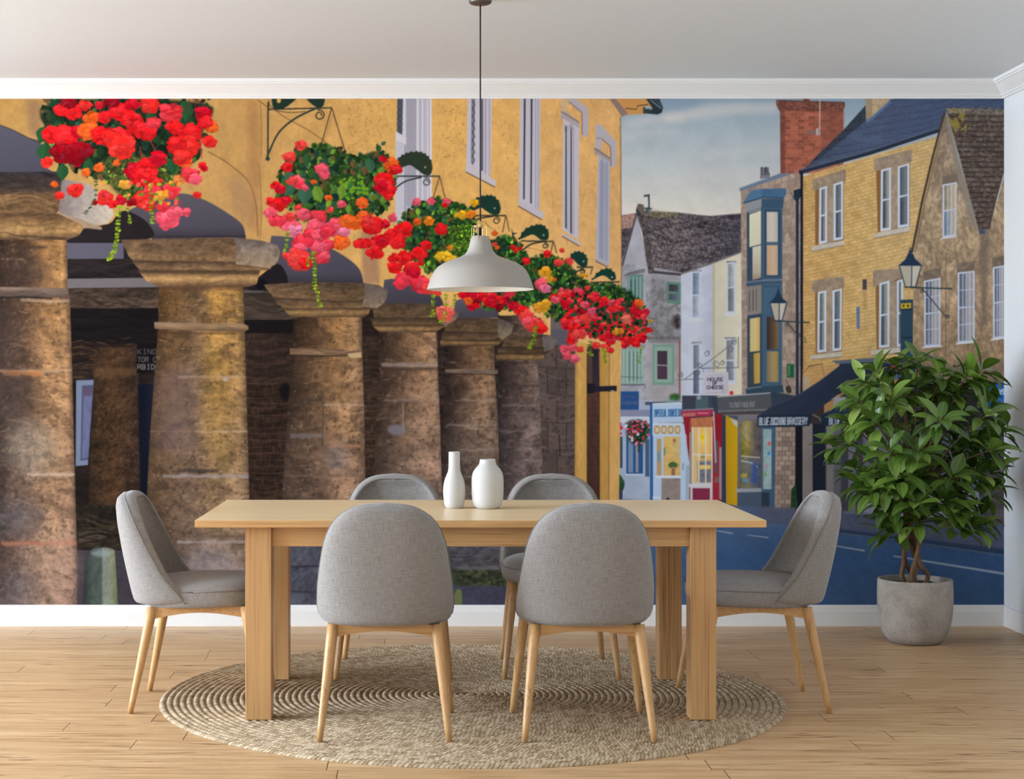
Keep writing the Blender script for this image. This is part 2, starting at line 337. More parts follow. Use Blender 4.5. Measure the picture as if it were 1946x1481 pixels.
    for q in [(1292, 713, 6, 1), (1330, 694, 5, -1), (1326, 709, 5, 1), (1343, 672, 6, 1), (1362, 692, 7, -1), (1395, 650, 6, -1), (1388, 664, 6, 1), (1372, 690, 5, 1)]: scroll(P, q[0], q[1], q[2], 1.2, irn, sgn=q[3])
    P.line([(1337, 700), (1337, 708)], 1, irn); P.line([(1383, 700), (1383, 708)], 1, irn)
    P.fill([(1336, 708), (1384, 707), (1385, 750), (1335, 751)], (190, 182, 192)); P.line([(1340, 722), (1346, 714), (1375, 713), (1380, 722), (1380, 746), (1342, 747), (1340, 722)], .9, (150, 142, 156))
    text(P, 'HOUSE', (1345, 718.3), (1374, 717.8), (1374, 724), (1345, 724.6), 1.25, (40, 30, 50)); text(P, 'OF', (1354, 726.3), (1363, 726.1), (1363, 731), (1354, 731.3), 1.2, (40, 30, 50)); text(P, 'CHEESE', (1344, 733.8), (1375, 733.2), (1375, 739), (1344, 739.6), 1.25, (40, 30, 50))
    P.rect(1345, 726, 1350, 731, (170, 162, 176)); P.rect(1367, 726, 1373, 731, (170, 162, 176)); P.rect(1371, 741, 1377, 748, (172, 164, 178))
    # bay-window building of pale stone
    stn = [(1408, 362), (1524, 322), (1526, 760), (1410, 760)]
    P.fill(stn, (150, 124, 106), tex=(('med', .1),)); masonry(P, stn, 34, 9, (156, 130, 112), (112, 92, 82), .9, .14, False, alpha=.75, seed=3)
    P.mottle(stn, (188, 164, 142), 'med', .3, .5)
    P.fill([(1405, 358), (1518, 316), (1522, 318), (1522, 325), (1406, 364)], (96, 112, 134)); P.line([(1406, 357.5), (1519, 316)], 1.6, (140, 152, 166))
    for k in range(6): P.ell(1448 + k * 2.4, 322 + (k % 3) * 5, 3.4, 5, (92, 92, 96), tex=(('rough', .5),))
    P.rect(1445, 318, 1449, 340, (84, 82, 90)); P.rect(1456, 318, 1461, 336, (84, 82, 90)); P.rect(1444, 333, 1463, 339, (112, 110, 112))
    teal, tl2 = (44, 62, 78), (56, 84, 108)
    P.fill([(1412, 386), (1426, 363), (1445, 359), (1494, 358), (1494, 370), (1488, 378), (1448, 377), (1414, 388)], gx((1412, (70, 104, 136)), (1446, (66, 104, 142)), (1450, (54, 88, 122)), (1494, (62, 96, 128))))
    P.line([(1412, 386), (1448, 376), (1490, 376)], 2, (36, 56, 78))
    P.fill([(1417, 388), (1447, 378), (1447, 398), (1417, 408)], (134, 136, 140)); P.fill([(1447, 378), (1490, 378), (1488, 396), (1447, 398)], (48, 72, 94))
    P.fill([(1419, 404), (1448, 394), (1448, 745), (1420, 745)], teal); P.fill([(1448, 396), (1487, 396), (1486, 745), (1448, 745)], tl2)
    P.fill([(1424, 408), (1446, 400), (1446, 464), (1424, 470)], gy((400, (222, 212, 176)), (470, (206, 198, 168)))); P.fill([(1424, 472), (1446, 466), (1446, 528), (1425, 534)], gy((470, (204, 198, 168)), (515, (180, 164, 140)), (534, (150, 120, 96))))
    P.rect(1424, 470, 1430, 536, teal); P.line([(1423, 405), (1446, 397)], 2.5, (150, 150, 150))
    P.rect(1452, 398, 1484, 528, (44, 66, 86)); P.rect(1457, 403, 1478, 460, gx((1457, (198, 180, 166)), (1468, (206, 188, 172)), (1478, (170, 166, 156)))); P.rect(1457, 466, 1478, 523, gx((1457, (190, 150, 114)), (1470, (206, 166, 126)), (1478, (176, 150, 130)))); P.line([(1456, 463), (1480, 463)], 3, (70, 96, 120))
    P.fill([(1418, 536), (1448, 533), (1486, 532), (1486, 539), (1448, 540), (1418, 544)], (52, 74, 96)); P.line([(1418, 537), (1448, 533), (1487, 532)], 2, (120, 124, 132))
    P.fill([(1419, 545), (1447, 541), (1447, 596), (1420, 600)], (126, 116, 108)); P.line([(1424, 553), (1424, 592)], 2, (70, 64, 66)); P.line([(1431, 551), (1431, 591)], 2, (70, 64, 66)); P.line([(1437, 550), (1437, 590)], 2, (90, 84, 80)); P.rect(1453, 546, 1482, 592, (58, 86, 112)); P.line([(1452, 545), (1483, 545)], 1.5, (36, 56, 74))
    P.rect(1423, 604, 1445, 738, (40, 58, 72)); P.fill([(1425, 606), (1444, 603), (1444, 667), (1425, 669)], gx((1425, (200, 176, 112)), (1436, (216, 184, 110)), (1444, (196, 156, 84)))); P.fill([(1432, 672), (1444, 670), (1444, 728), (1433, 730)], gx((1432, (176, 138, 48)), (1444, (196, 156, 72)))); P.rect(1425, 672, 1432, 732, (58, 62, 64))
    P.rect(1457, 602, 1479, 664, gx((1457, (44, 36, 36)), (1470, (84, 62, 46)), (1479, (120, 96, 50)))); P.rect(1457, 668, 1479, 726, gx((1457, (116, 100, 74)), (1470, (164, 136, 80)), (1479, (150, 120, 60)))); P.line([(1456, 666), (1480, 666)], 3, (52, 76, 98))
    P.fill([(1417, 738), (1447, 735), (1487, 732), (1490, 746), (1418, 750)], (42, 62, 78)); P.line([(1418, 739), (1447, 735)], 2, (120, 122, 126))
    P.rect(1495, 692, 1509, 718, (28, 84, 58)); P.rect(1498, 695, 1500.5, 714, (90, 150, 60)); P.fill(blob(P.r, 1498, 740, 6, 9), (44, 50, 42)); P.line([(1493, 722), (1500, 735), (1496, 744)], 1.5, (60, 54, 46))
    # red chimney behind
    P.fill([(1483, 210), (1603, 208), (1603, 300), (1483, 330)], (150, 72, 52), tex=(('med', .12),)); ch = [(1482, 208), (1603, 208), (1603, 330), (1483, 330)]
    masonry(P, ch, 19, 9, (158, 76, 54), (150, 118, 102), .9, .22, True, alpha=.85, seed=5); P.fill([(1482, 208), (1491, 208), (1492, 330), (1483, 330)], (84, 44, 42), alpha=.55); P.fill([(1560, 208), (1603, 208), (1603, 300), (1560, 300)], (92, 50, 44), alpha=.35, blur=3)
    P.fill([(1475, 190), (1605, 194), (1606, 201), (1602, 211), (1481, 211), (1475, 200)], (112, 62, 50), tex=(('rough', .25),)); P.line([(1475, 191), (1605, 195)], 2.4, (78, 56, 48)); P.rect(1526, 186, 1538, 192, (110, 56, 48))
    P.line([(1558, 188), (1557.5, 258)], 1.8, (198, 178, 150)); P.rect(1534, 248, 1556, 256, (122, 90, 80)); P.rect(1551, 244, 1555, 257, (176, 166, 172))
    # yellow-brick building
    brick = [(1524, 336), (1784, 258), (1764, 500), (1740, 760), (1524, 760)]
    P.fill(brick, gx((1524, (202, 152, 82)), (1640, (214, 168, 96)), (1770, (208, 168, 104))), tex=(('big', .06), ('med', .08)))
    nrow = 66
    for j in range(nrow):
        v = j / nrow; yl = 340 + v * 420; yr = 262 + v * 470
        P.line([(1526, yl), (1784, yr)], 1.1, (146, 104, 62), alpha=.55)
        for i in range(26):
            x = 1526 + (i + .5 * (j % 2)) * 10.2; y = yl + (yr - yl) * (x - 1526) / 258; h = 6.4
            P.line([(x, y), (x, y + h)], .9, (150, 108, 66), alpha=.4)
            if P.r.random() < .3: P.fill([(x, y), (x + 10, y - 2.8), (x + 10, y + 3.2), (x, y + 6)], [(232, 192, 124), (184, 128, 66), (222, 176, 100)][P.r.integers(3)], alpha=.35)
    for (l, op, sl, mx, w1, w2) in [
        ([(1544, 342), (1607, 321), (1607, 346), (1549, 362), (1544, 362)], [(1549, 362), (1603, 344), (1603, 457), (1549, 466)], [(1543, 469), (1603, 457), (1603, 466), (1543, 478)], (1573, 1584), [(1557, 358), (1572, 353), (1572, 461), (1556, 465)], [(1584, 350), (1602, 344), (1602, 455), (1584, 458)]),
        ([(1661, 302), (1733, 284), (1733, 307), (1665, 325), (1661, 325)], [(1665, 325), (1729, 309), (1729, 431), (1668, 441)], [(1661, 445), (1730, 430), (1730, 440), (1661, 453)], (1693, 1706), [(1674, 323), (1693, 318), (1693, 437), (1673, 440)], [(1706, 316), (1728, 310), (1728, 430), (1706, 434)]),
        ([(1543, 534), (1604, 525), (1604, 546), (1549, 555), (1543, 555)], [(1549, 555), (1601, 547), (1600, 668), (1550, 673)], [(1540, 676), (1600, 669), (1600, 678), (1540, 684)], (1570, 1582), [(1554, 555), (1570, 552), (1570, 669), (1553, 671)], [(1582, 552), (1600, 548), (1599, 666), (1582, 668)]),
        ([(1659, 515), (1716, 509), (1716, 530), (1664, 546), (1659, 546)], [(1664, 545), (1716, 528), (1714, 660), (1666, 664)], [(1655, 666), (1716, 660), (1716, 670), (1655, 676)], (1690, 1703), [(1671, 539), (1690, 533), (1690, 660), (1670, 662)], [(1704, 534), (1716, 530), (1715, 658), (1704, 660)])]:
        P.fill(l, (148, 124, 100), tex=(('med', .12), ('big', .08))); P.fill(op, (112, 74, 42), tex=(('med', .15),))
        P.fill([op[0], (op[0][0] + 9, op[0][1] - 2), (op[3][0] + 8, op[3][1] - 1), op[3]], (132, 88, 46))
        for w in (w1, w2): sash(P, *w, 1, 1, fw=4, frame=(204, 208, 220), panes=((84, 98, 106), (70, 78, 92)), curtain=(166, 150, 128) if w is w1 else (112, 112, 112))
        P.fill([(mx[0], l[3][1] - 9), (mx[1], l[3][1] - 12), (mx[1], sl[1][1] + 3), (mx[0], sl[0][1] - 3)], (158, 134, 108), tex=(('med', .1),))
        P.fill(sl, (196, 182, 164), tex=(('med', .06),)); P.line([sl[3], sl[2]], 2, (126, 100, 76), alpha=.7)
    P.rect(1639, 531, 1647, 551, (58, 56, 66)); P.rect(1640, 551, 1647, 590, (150, 104, 60), alpha=.5, blur=2); P.fill([(1627, 584), (1634, 582), (1634, 625), (1628, 626)], (92, 110, 138))
    P.fill([(1711, 570), (1735, 569), (1735, 760), (1711, 760)], (36, 60, 76)); P.rect(1711, 586, 1735, 590, (26, 44, 58)); P.rect(1712, 640, 1735, 643, (24, 40, 54)); P.fill([(1712, 577), (1731, 576), (1731, 586), (1712, 587)], (206, 160, 30)); P.rect(1715, 579, 1719, 584, (60, 50, 20)); P.rect(1723, 579, 1728, 584, (90, 70, 20))
    # roofs above
    P.fill([(1546, 302), (1600, 250), (1645, 200), (1646, 234), (1600, 282), (1530, 322)], (44, 50, 60), tex=(('rough', .15),))
    sl = [(1518, 326), (1560, 300), (1645, 230), (1690, 190), (1706, 186), (1910, 186), (1910, 210), (1800, 210), (1786, 247), (1650, 290)]
    P.fill(sl, gx((1520, (50, 58, 78)), (1640, (64, 74, 100)), (1800, (58, 70, 98)), (1908, (54, 66, 92))), tex=(('fine', .1),))
    for k in range(26):
        o = k * 6.3
        P.line([(1520 + o * 1.02, 322 - o * .95), (1700 + o * .9, 282 - o * .8), (1910, 226 - o * .72)], 1, (92, 106, 134) if k % 3 else (40, 48, 66), alpha=.35)
    P.mottle(sl, (84, 98, 128), 'horiz', .4, .35)
    P.line([(1518, 328), (1652, 291), (1786, 247)], 8, (34, 40, 54)); P.line([(1518, 324), (1652, 287), (1786, 243)], 1.6, (84, 94, 114))
    P.fill([(1645, 186), (1691, 186), (1688, 196), (1657, 226), (1646, 232)], (178, 150, 112), tex=(('med', .12),)); P.fill([(1645, 186), (1657, 186), (1657, 224), (1646, 232)], (140, 114, 84), alpha=.6)
    P.line([(1646, 232), (1660, 222), (1692, 193)], 5, (80, 104, 140)); 
    # sky notch over the back roof, left of the cream stack, stays as painted
    # stone-gabled house at the edge
    P.fill([(1797, 214), (1734, 478), (1738, 790), (1912, 790), (1912, 320), (1880, 436), (1858, 440), (1840, 364), (1818, 297)], gy((220, (140, 118, 98)), (400, (166, 138, 104)), (560, (164, 132, 98)), (760, (150, 114, 80))), tex=(('med', .15), ('big', .13), ('vert', .08), ('rough', .1)))
    P.mottle([(1797, 230), (1740, 470), (1740, 780), (1908, 780), (1908, 440), (1840, 400)], (104, 84, 68), 'vert', .3, .45); P.mottle([(1760, 400), (1740, 700), (1908, 700), (1908, 460), (1840, 400)], (190, 160, 120), 'med', .4, .4)
    P.fill([(1797, 214), (1806, 232), (1822, 300), (1842, 364), (1860, 440), (1846, 430), (1828, 370), (1810, 300)], (128, 116, 104), alpha=.8, blur=1)
    rf = [(1797, 206), (1912, 209), (1912, 310), (1896, 370), (1880, 436), (1860, 440), (1840, 362), (1817, 276), (1803, 226)]
    P.fill(rf, (78, 64, 56), tex=(('horiz', .2), ('rough', .15)))
    for k in range(24):
        y = 212 + k * 9.6; xl = np.interp(y, [206, 226, 276, 362, 440], [1797, 1803, 1817, 1840, 1860]); xr = np.interp(y, [206, 310, 370, 436], [1910, 1910, 1896, 1880])
        if xr - xl < 4: continue
        n = 9; xs = np.linspace(xl, xr, n); P.line(np.stack([xs, y + P.r.uniform(-1.2, 1.2, n)], 1), 2.2, (40, 32, 30), alpha=.8)
        for i in range(int((xr - xl) / 7)):
            x = P.r.uniform(xl, xr - 6); P.fill([(x, y - 8), (x + 7, y - 8), (x + 7, y - 2), (x, y - 2)], [(96, 82, 74), (62, 50, 46), (112, 96, 84), (70, 58, 50)][P.r.integers(4)], alpha=.5)
    P.mottle([(1797, 206), (1840, 206), (1836, 250), (1812, 262), (1803, 226)], (158, 136, 40), 'med', -.1, .7); P.mottle(rf, (140, 130, 122), 'rough', .6, .5); P.fill([(1797, 206), (1908, 209), (1908, 217), (1800, 216)], (112, 104, 90), alpha=.6, tex=(('rough', .4),))
    P.line([(1795, 214), (1772, 300), (1752, 384), (1733, 480)], 4.5, (64, 50, 42)); P.line([(1798, 222), (1776, 304), (1757, 386), (1739, 480)], 3, (120, 92, 60), alpha=.8)
    P.line([(1908, 322), (1894, 372), (1880, 432)], 3, (70, 58, 50)); P.fill([(1861, 442), (1880, 438), (1874, 620), (1866, 620)], (92, 78, 68), alpha=.65, blur=3); P.rect(1860, 437, 1872, 445, (60, 72, 96))
    P.fill([(1791, 336), (1819, 330), (1819, 346), (1791, 352)], (112, 94, 78)); sash(P, (1791, 351), (1818, 346), (1817, 448), (1791, 453), 3, 1, fw=3, panes=((158, 146, 116), (120, 140, 160)), bar=1.3, curtain=(190, 160, 130)); P.line([(1788, 454), (1818, 450)], 2, (210, 208, 206))
    for (a, b, c, d, e, f) in [(1756, 534, 1787, 528, 660, 658), (1820, 518, 1852, 515, 653, 650), (1887, 508, 1912, 504, 645, 642)]:
        P.fill([(a - 2, b - 17), (c + 1, d - 20), (c + 1, d - 1), (a - 2, b + 1)], (112, 94, 78), tex=(('med', .15),))
        sash(P, (a, b), (c, d), (c, f), (a, e), 4, 2, fw=3, panes=((100, 106, 120), (124, 122, 130)), bar=1.3, curtain=(168, 156, 150)); P.line([(a - 4, e + 1), (c + 3, f)], 2.6, (214, 212, 214))
        P.rect(a + 3, e + 3, a + 7, e + 60, (176, 140, 100), alpha=.35, blur=2); P.rect(c - 8, e + 3, c - 3, e + 46, (120, 90, 66), alpha=.4, blur=2)
    P.line([(1797, 480), (1797, 700)], 1.4, (88, 70, 58), alpha=.8); P.fill([(1740, 690), (1912, 690), (1912, 735), (1740, 735)], (96, 80, 70), alpha=.5, blur=5)
    # pipes
    P.line([(1515, 372), (1515, 790)], 6, (34, 44, 60)); P.fill([(1508, 362), (1521, 358), (1521, 374), (1517, 382), (1511, 382), (1508, 374)], (28, 40, 54)); P.line([(1523.5, 326), (1523.5, 760)], 5.2, (20, 24, 36))
    P.line([(1509, 380), (1503, 366)], 1.5, (40, 44, 52)); P.line([(1526, 710), (1538, 696), (1562, 692), (1566, 716)], 2, (90, 70, 56))
    # lower shops, from left: white front, imperial blue front, red front, grey front
    P.rect(1176, 760, 1240, 956, (156, 164, 184), tex=(('big', .06),)); P.rect(1178, 744, 1214, 779, (28, 66, 122)); P.line([(1181, 758), (1195, 752), (1209, 758)], 1.4, (110, 70, 80), alpha=.7); scribble(P, 1181, 763, 1211, 763, 6, 8, (104, 90, 110), .7)
    P.rect(1178, 779, 1236, 800, (120, 124, 148)); P.rect(1179, 792, 1234, 804, (190, 196, 206)); P.rect(1182, 804, 1234, 950, (150, 162, 184), tex=(('big', .06),))
    P.rect(1190, 828, 1222, 902, (30, 72, 126)); P.rect(1194, 832, 1203, 898, (104, 124, 152)); P.rect(1208, 832, 1213, 898, (130, 130, 132)); P.line([(1188, 902), (1222, 902)], 2.4, (190, 198, 210)); P.rect(1226, 835, 1234, 906, (58, 80, 104))
    P.rect(1178, 830, 1183, 890, (50, 64, 72)); P.fill(blob(P.r, 1179, 918, 7, 17), (28, 62, 34), tex=(('rough', .3),)); P.rect(1172, 930, 1183, 952, (44, 46, 62))
    foliage(P, [(1188, 802), (1214, 796), (1234, 806), (1236, 826), (1222, 846), (1208, 848), (1192, 836)], 60, 4, 7, base=(24, 44, 32))
    for x, y in scatter(P, [(1186, 800), (1214, 794), (1236, 806), (1234, 830), (1216, 850), (1194, 838)], 40): P.fill(blob(P.r, x, y, 2.6, 2.2, 6), [(214, 40, 80), (226, 110, 150), (206, 196, 206), (190, 24, 44)][P.r.integers(4)])
    for x, y in [(1177, 806), (1180, 814), (1178, 824)]: P.fill(blob(P.r, x, y, 4, 4, 7), (190, 30, 60))
    P.rect(1212, 842, 1216, 860, (30, 52, 60))
    P.rect(1226, 764, 1312, 770, (60, 66, 80)); P.rect(1235, 768, 1241, 952, (30, 84, 144)); P.fill([(1240, 768), (1309, 765), (1304, 803), (1240, 804)], (166, 188, 212)); P.line([(1240, 768), (1310, 765.5)], 2.4, (204, 212, 222))
    text(P, 'IMPERIAL', (1243, 779), (1267, 778.6), (1267, 791.6), (1243, 792.4), 1.5, (40, 92, 144)); text(P, 'CHINESE', (1270, 778.6), (1287, 778.2), (1287, 791), (1270, 791.6), 1.5, (40, 92, 144)); text(P, 'CUIS', (1289, 778.2), (1298, 778), (1298, 790), (1289, 791), 1.4, (40, 92, 144))
    P.rect(1240, 804, 1298, 828, (188, 200, 216)); 
    for k in range(4):
        a = 1243 + k * 13; P.rect(a, 809, a + 11, 825, (158, 120, 66)); P.fill([(a + 5.5, 810), (a + 10, 817), (a + 5.5, 824), (a + 1, 817)], (214, 170, 90)); P.line([(a, 809), (a + 11, 825)], 1, (200, 204, 212)); P.line([(a + 11, 809), (a, 825)], 1, (200, 204, 212))
    P.rect(1241, 828, 1310, 952, (170, 188, 214)); P.rect(1248, 834, 1257, 906, (176, 140, 92)); P.rect(1261, 830, 1293, 905, gy((830, (214, 170, 84)), (905, (206, 160, 84))), tex=(('med', .08),)); P.rect(1284, 832, 1293, 872, (180, 176, 160), alpha=.5, blur=3); P.rect(1279, 834, 1284, 841, (160, 90, 60)); P.rect(1249, 858, 1255, 878, (100, 140, 150)); P.rect(1261.5, 850, 1264, 866, (60, 130, 70))
    for k in range(9): leaf(P, 1279, 888, 11, -2.7 + k * .28, (60, 90, 40))
    P.rect(1276, 890, 1283, 904, (140, 90, 70)); P.rect(1246, 904, 1294, 909, (200, 210, 222)); P.rect(1257, 909, 1293, 952, (134, 118, 108), tex=(('med', .08),)); P.rect(1294, 806, 1308, 950, (172, 192, 218)); P.line([(1298, 880), (1298, 894)], 1.4, (70, 90, 110)); P.line([(1240, 946), (1256, 946)], 3, (210, 216, 226))
    P.rect(1303, 884, 1310, 950, (126, 150, 164), alpha=.6); P.ell(1269, 949, 3, 3, (30, 30, 36))
    P.rect(1296, 752, 1366, 786, (52, 54, 66)); P.rect(1322, 754, 1346, 778, (66, 86, 92)); P.rect(1348, 752, 1366, 784, (60, 58, 76)); P.ell(1328, 756, 4, 4, (130, 140, 150)); P.fill([(1266, 760), (1292, 757), (1292, 765), (1266, 765)], (120, 140, 140)); foliage(P, [(1273, 752), (1284, 748), (1292, 752), (1291, 760), (1274, 760)], 20, 4, 6, pal=[(60, 130, 50), (40, 100, 40)])
    # red front
    P.fill([(1297, 786), (1312, 790), (1318, 840), (1318, 952), (1312, 952), (1311, 886), (1303, 830)], (140, 22, 34)); P.rect(1310, 800, 1360, 952, (150, 60, 50)); P.fill([(1312, 795), (1356, 792), (1355, 812), (1314, 814)], (188, 104, 62), tex=(('vert', .1),))
    P.rect(1314, 812, 1354, 920, gx((1314, (206, 176, 130)), (1330, (238, 176, 80)), (1345, (240, 184, 88)), (1354, (214, 160, 96)))); P.ell(1335, 835, 9, 12, (250, 206, 84), blur=4); P.rect(1326, 876, 1352, 918, (58, 80, 132), alpha=.75, blur=2, tex=(('rough', .3),)); P.rect(1330, 884, 1350, 892, (232, 190, 80)); P.rect(1332, 862, 1340, 872, (70, 110, 80), alpha=.6); P.rect(1331, 826, 1339, 836, (250, 200, 20))
    for x in (1316, 1328, 1341, 1353): P.line([(x, 812), (x, 920)], 2.6, (220, 206, 188))
    P.line([(1315, 864), (1354, 865)], 2.6, (222, 208, 190)); P.rect(1309, 918, 1354, 926, (204, 200, 200)); P.rect(1312, 926, 1354, 952, (200, 192, 192)); P.rect(1316, 928, 1349, 952, (122, 34, 60)); P.rect(1310, 822, 1315, 920, (150, 130, 116))
    P.rect(1354, 800, 1372, 952, (156, 32, 46)); P.rect(1357, 830, 1364, 900, (88, 66, 72)); P.rect(1358, 906, 1367, 918, (120, 80, 76)); P.fill([(1356, 784), (1371, 778), (1373, 800), (1373, 890), (1368, 840), (1360, 836)], (136, 22, 32)); P.line([(1356, 782), (1360, 880)], 2.4, (186, 178, 180)); P.rect(1367, 850, 1371, 950, (150, 130, 130)); P.line([(1303, 826), (1306, 886)], 2.5, (180, 186, 194))
    P.fill([(1293, 786), (1297, 779), (1354, 776), (1356, 780), (1350, 791), (1296, 793)], (162, 36, 66)); P.line([(1296, 780), (1356, 777)], 2.4, (120, 120, 134)); P.fill([(1296, 786), (1322, 784), (1321, 791), (1297, 792)], (190, 120, 96), alpha=.7); P.rect(1325, 784, 1346, 787, (214, 110, 130), alpha=.8)
    # grey front with yellow return
    P.rect(1372, 780, 1470, 966, (58, 76, 96)); P.fill([(1379, 790), (1402, 800), (1401, 962), (1380, 957)], gx((1379, (190, 136, 12)), (1402, (210, 156, 14)))); P.rect(1372, 782, 1379, 956, (40, 52, 68))
    P.rect(1402, 792, 1450, 935, (96, 92, 98)); P.rect(1406, 800, 1446, 927, gx((1406, (96, 86, 50)), (1418, (150, 130, 44)), (1430, (110, 96, 84)), (1446, (74, 66, 62))), tex=(('med', .2),))
    P.ell(1418, 820, 9, 20, (178, 168, 130), alpha=.5, blur=5); P.fill([(1408, 868), (1432, 872), (1444, 880), (1446, 925), (1410, 925)], (66, 86, 130), alpha=.5, blur=3); P.line([(1408, 867), (1444, 870)], 2, (190, 186, 180)); P.line([(1408, 876), (1428, 880), (1440, 888)], 2.4, (170, 184, 200)); P.rect(1430, 880, 1438, 920, (40, 70, 150), alpha=.8, blur=1); P.rect(1408, 900, 1420, 908, (206, 176, 60), alpha=.7, blur=1); P.rect(1410, 910, 1424, 916, (90, 140, 190), alpha=.8, blur=1)
    P.fill([(1402, 790), (1446, 790), (1446, 803), (1438, 797), (1418, 797), (1406, 806), (1402, 806)], (112, 104, 110)); P.fill([(1388, 796), (1400, 800), (1402, 812), (1396, 808)], (180, 184, 190))
    P.fill([(1398, 929), (1446, 928), (1448, 935), (1399, 936)], (152, 152, 160)); P.rect(1401, 936, 1447, 968, (64, 78, 98)); P.rect(1447, 800, 1474, 966, (56, 84, 110)); P.rect(1450, 816, 1466, 930, (146, 172, 170), tex=(('med', .1),)); P.ell(1462, 843, 3.5, 4, (210, 90, 70)); P.ell(1461, 862, 3, 4, (60, 130, 190)); P.ell(1456, 886, 3, 3, (206, 120, 130)); P.ell(1454, 902, 3, 5, (120, 160, 90)); P.rect(1447, 936, 1462, 964, (40, 50, 66))
    P.fill([(1348, 756), (1466, 745), (1512, 752), (1500, 790), (1360, 786)], (44, 54, 68)); P.fill([(1363, 755), (1464, 747), (1468, 778), (1364, 782)], (72, 74, 78)); P.line([(1362, 754.5), (1464, 747)], 2.4, (150, 150, 158)); P.line([(1364, 782), (1468, 778)], 2, (120, 116, 118)); scribble(P, 1386, 765.5, 1436, 763.5, 9.5, 12, (146, 148, 150), .75); P.fill([(1364, 783), (1470, 779), (1474, 790), (1376, 790)], (120, 112, 110)); P.fill([(1366, 783), (1470, 780), (1470, 787), (1372, 789)], (66, 60, 62))
    # stone pier, dark return, brasserie awnings
    pier = [(1474, 812), (1512, 812), (1510, 968), (1472, 968)]
    P.fill(pier, (96, 80, 70)); masonry(P, pier, 17, 3, (152, 128, 112), (86, 70, 62), 1.5, .16, True, seed=9)
    P.rect(1511, 800, 1910, 985, (50, 46, 54)); P.rect(1511, 760, 1526, 968, (20, 22, 30)); P.fill([(1504, 930), (1512, 920), (1516, 966), (1502, 966)], (30, 60, 34), tex=(('rough', .3),)); P.rect(1525, 806, 1544, 968, (128, 116, 110), tex=(('big', .06),)); P.rect(1544, 806, 1568, 966, (26, 30, 42)); P.rect(1570, 806, 1584, 966, (122, 112, 110), tex=(('big', .06),)); P.rect(1584, 806, 1598, 966, (90, 88, 96)); P.rect(1598, 806, 1640, 972, (60, 58, 66)); P.rect(1612, 806, 1626, 975, (110, 106, 116)); P.rect(1640, 806, 1700, 978, (104, 102, 114), tex=(('med', .1),)); P.rect(1700, 790, 1870, 990, (92, 96, 112), tex=(('med', .12),)); P.rect(1640, 930, 1860, 985, (140, 140, 158)); P.line([(1602, 975), (1900, 1000)], 6, (160, 160, 178))
    P.rect(1640, 738, 1880, 812, (44, 42, 50)); dp = [(1868, 770), (1912, 770), (1912, 1006), (1868, 1000)]; P.fill(dp, (64, 58, 60)); P.rect(1868, 770, 1912, 826, (38, 34, 38)); masonry(P, [(1872, 830), (1912, 832), (1912, 1008), (1868, 1000)], 18, 3, (82, 76, 78), (54, 50, 54), 1.2, .15, True, seed=11)
    P.fill([(1525, 700), (1600, 690), (1600, 790), (1525, 790)], (196, 136, 76), alpha=.5); P.fill([(1525, 716), (1540, 716), (1540, 760), (1525, 770)], (176, 160, 140), alpha=.6)
    nav = (34, 42, 62)
    P.fill([(1540, 780), (1620, 742), (1660, 742), (1660, 792), (1540, 800)], (52, 42, 40)); P.fill([(1566, 768), (1584, 760), (1584, 788), (1566, 788)], (176, 120, 70)); P.rect(1584, 755, 1610, 775, (150, 146, 150))
    P.fill([(1439, 791), (1470, 770), (1520, 748), (1560, 722), (1594, 696), (1597, 688), (1664, 682), (1740, 690), (1740, 740), (1620, 738), (1590, 752), (1548, 784), (1541, 790)], gx((1439, (40, 46, 62)), (1560, (34, 42, 60)), (1740, (28, 36, 54))), tex=(('big', .05),))
    P.line([(1470, 771), (1522, 749), (1560, 723), (1594, 697)], 1.4, (70, 80, 98), alpha=.7); P.fill([(1580, 686), (1664, 680), (1664, 688), (1590, 692)], (84, 88, 102))
    P.fill([(1439, 790), (1541, 788), (1538, 810), (1440, 812)], (26, 38, 56)); P.fill([(1561, 788), (1660, 786), (1660, 810), (1561, 810)], (26, 38, 56)); P.fill([(1561, 788), (1600, 768), (1700, 764), (1700, 790)], (36, 44, 62)); P.line([(1544, 788), (1556, 794), (1560, 800)], 2, (130, 122, 116))
    for (a, b, c, d, s_) in [(1443, 794.5, 1461, 808, 'BLUE'), (1464, 794.3, 1493, 807.6, 'ZUCCHINI'), (1496, 794, 1534, 807, 'BRASSERY')]: text(P, s_, (a, b), (c, b - .4), (c, d - .4), (a, d), 1.5, (196, 204, 216), slant=.1)
    for (a, b, c, d, s_) in [(1576, 794, 1597, 807, 'BLUE'), (1601, 794, 1640, 807, 'ZUCCHET')]: text(P, s_, (a, b), (c, b), (c, d), (a, d), 1.6, (196, 204, 216))
    P.fill([(1877, 729), (1912, 726), (1912, 770), (1877, 771)], (22, 96, 200)); text(P, 'Prest', (1890, 736), (1913, 735), (1913, 749), (1890, 750), 2, (210, 224, 240)); text(P, 'Nursing', (1890, 757), (1916, 756.5), (1916, 763.5), (1890, 764), 1.2, (110, 160, 220))
    P.rect(1694, 694, 1712, 704, (170, 60, 40), blur=1); P.rect(1694, 704, 1712, 722, (70, 90, 130)); P.rect(1694, 722, 1712, 730, (190, 120, 50), blur=1)
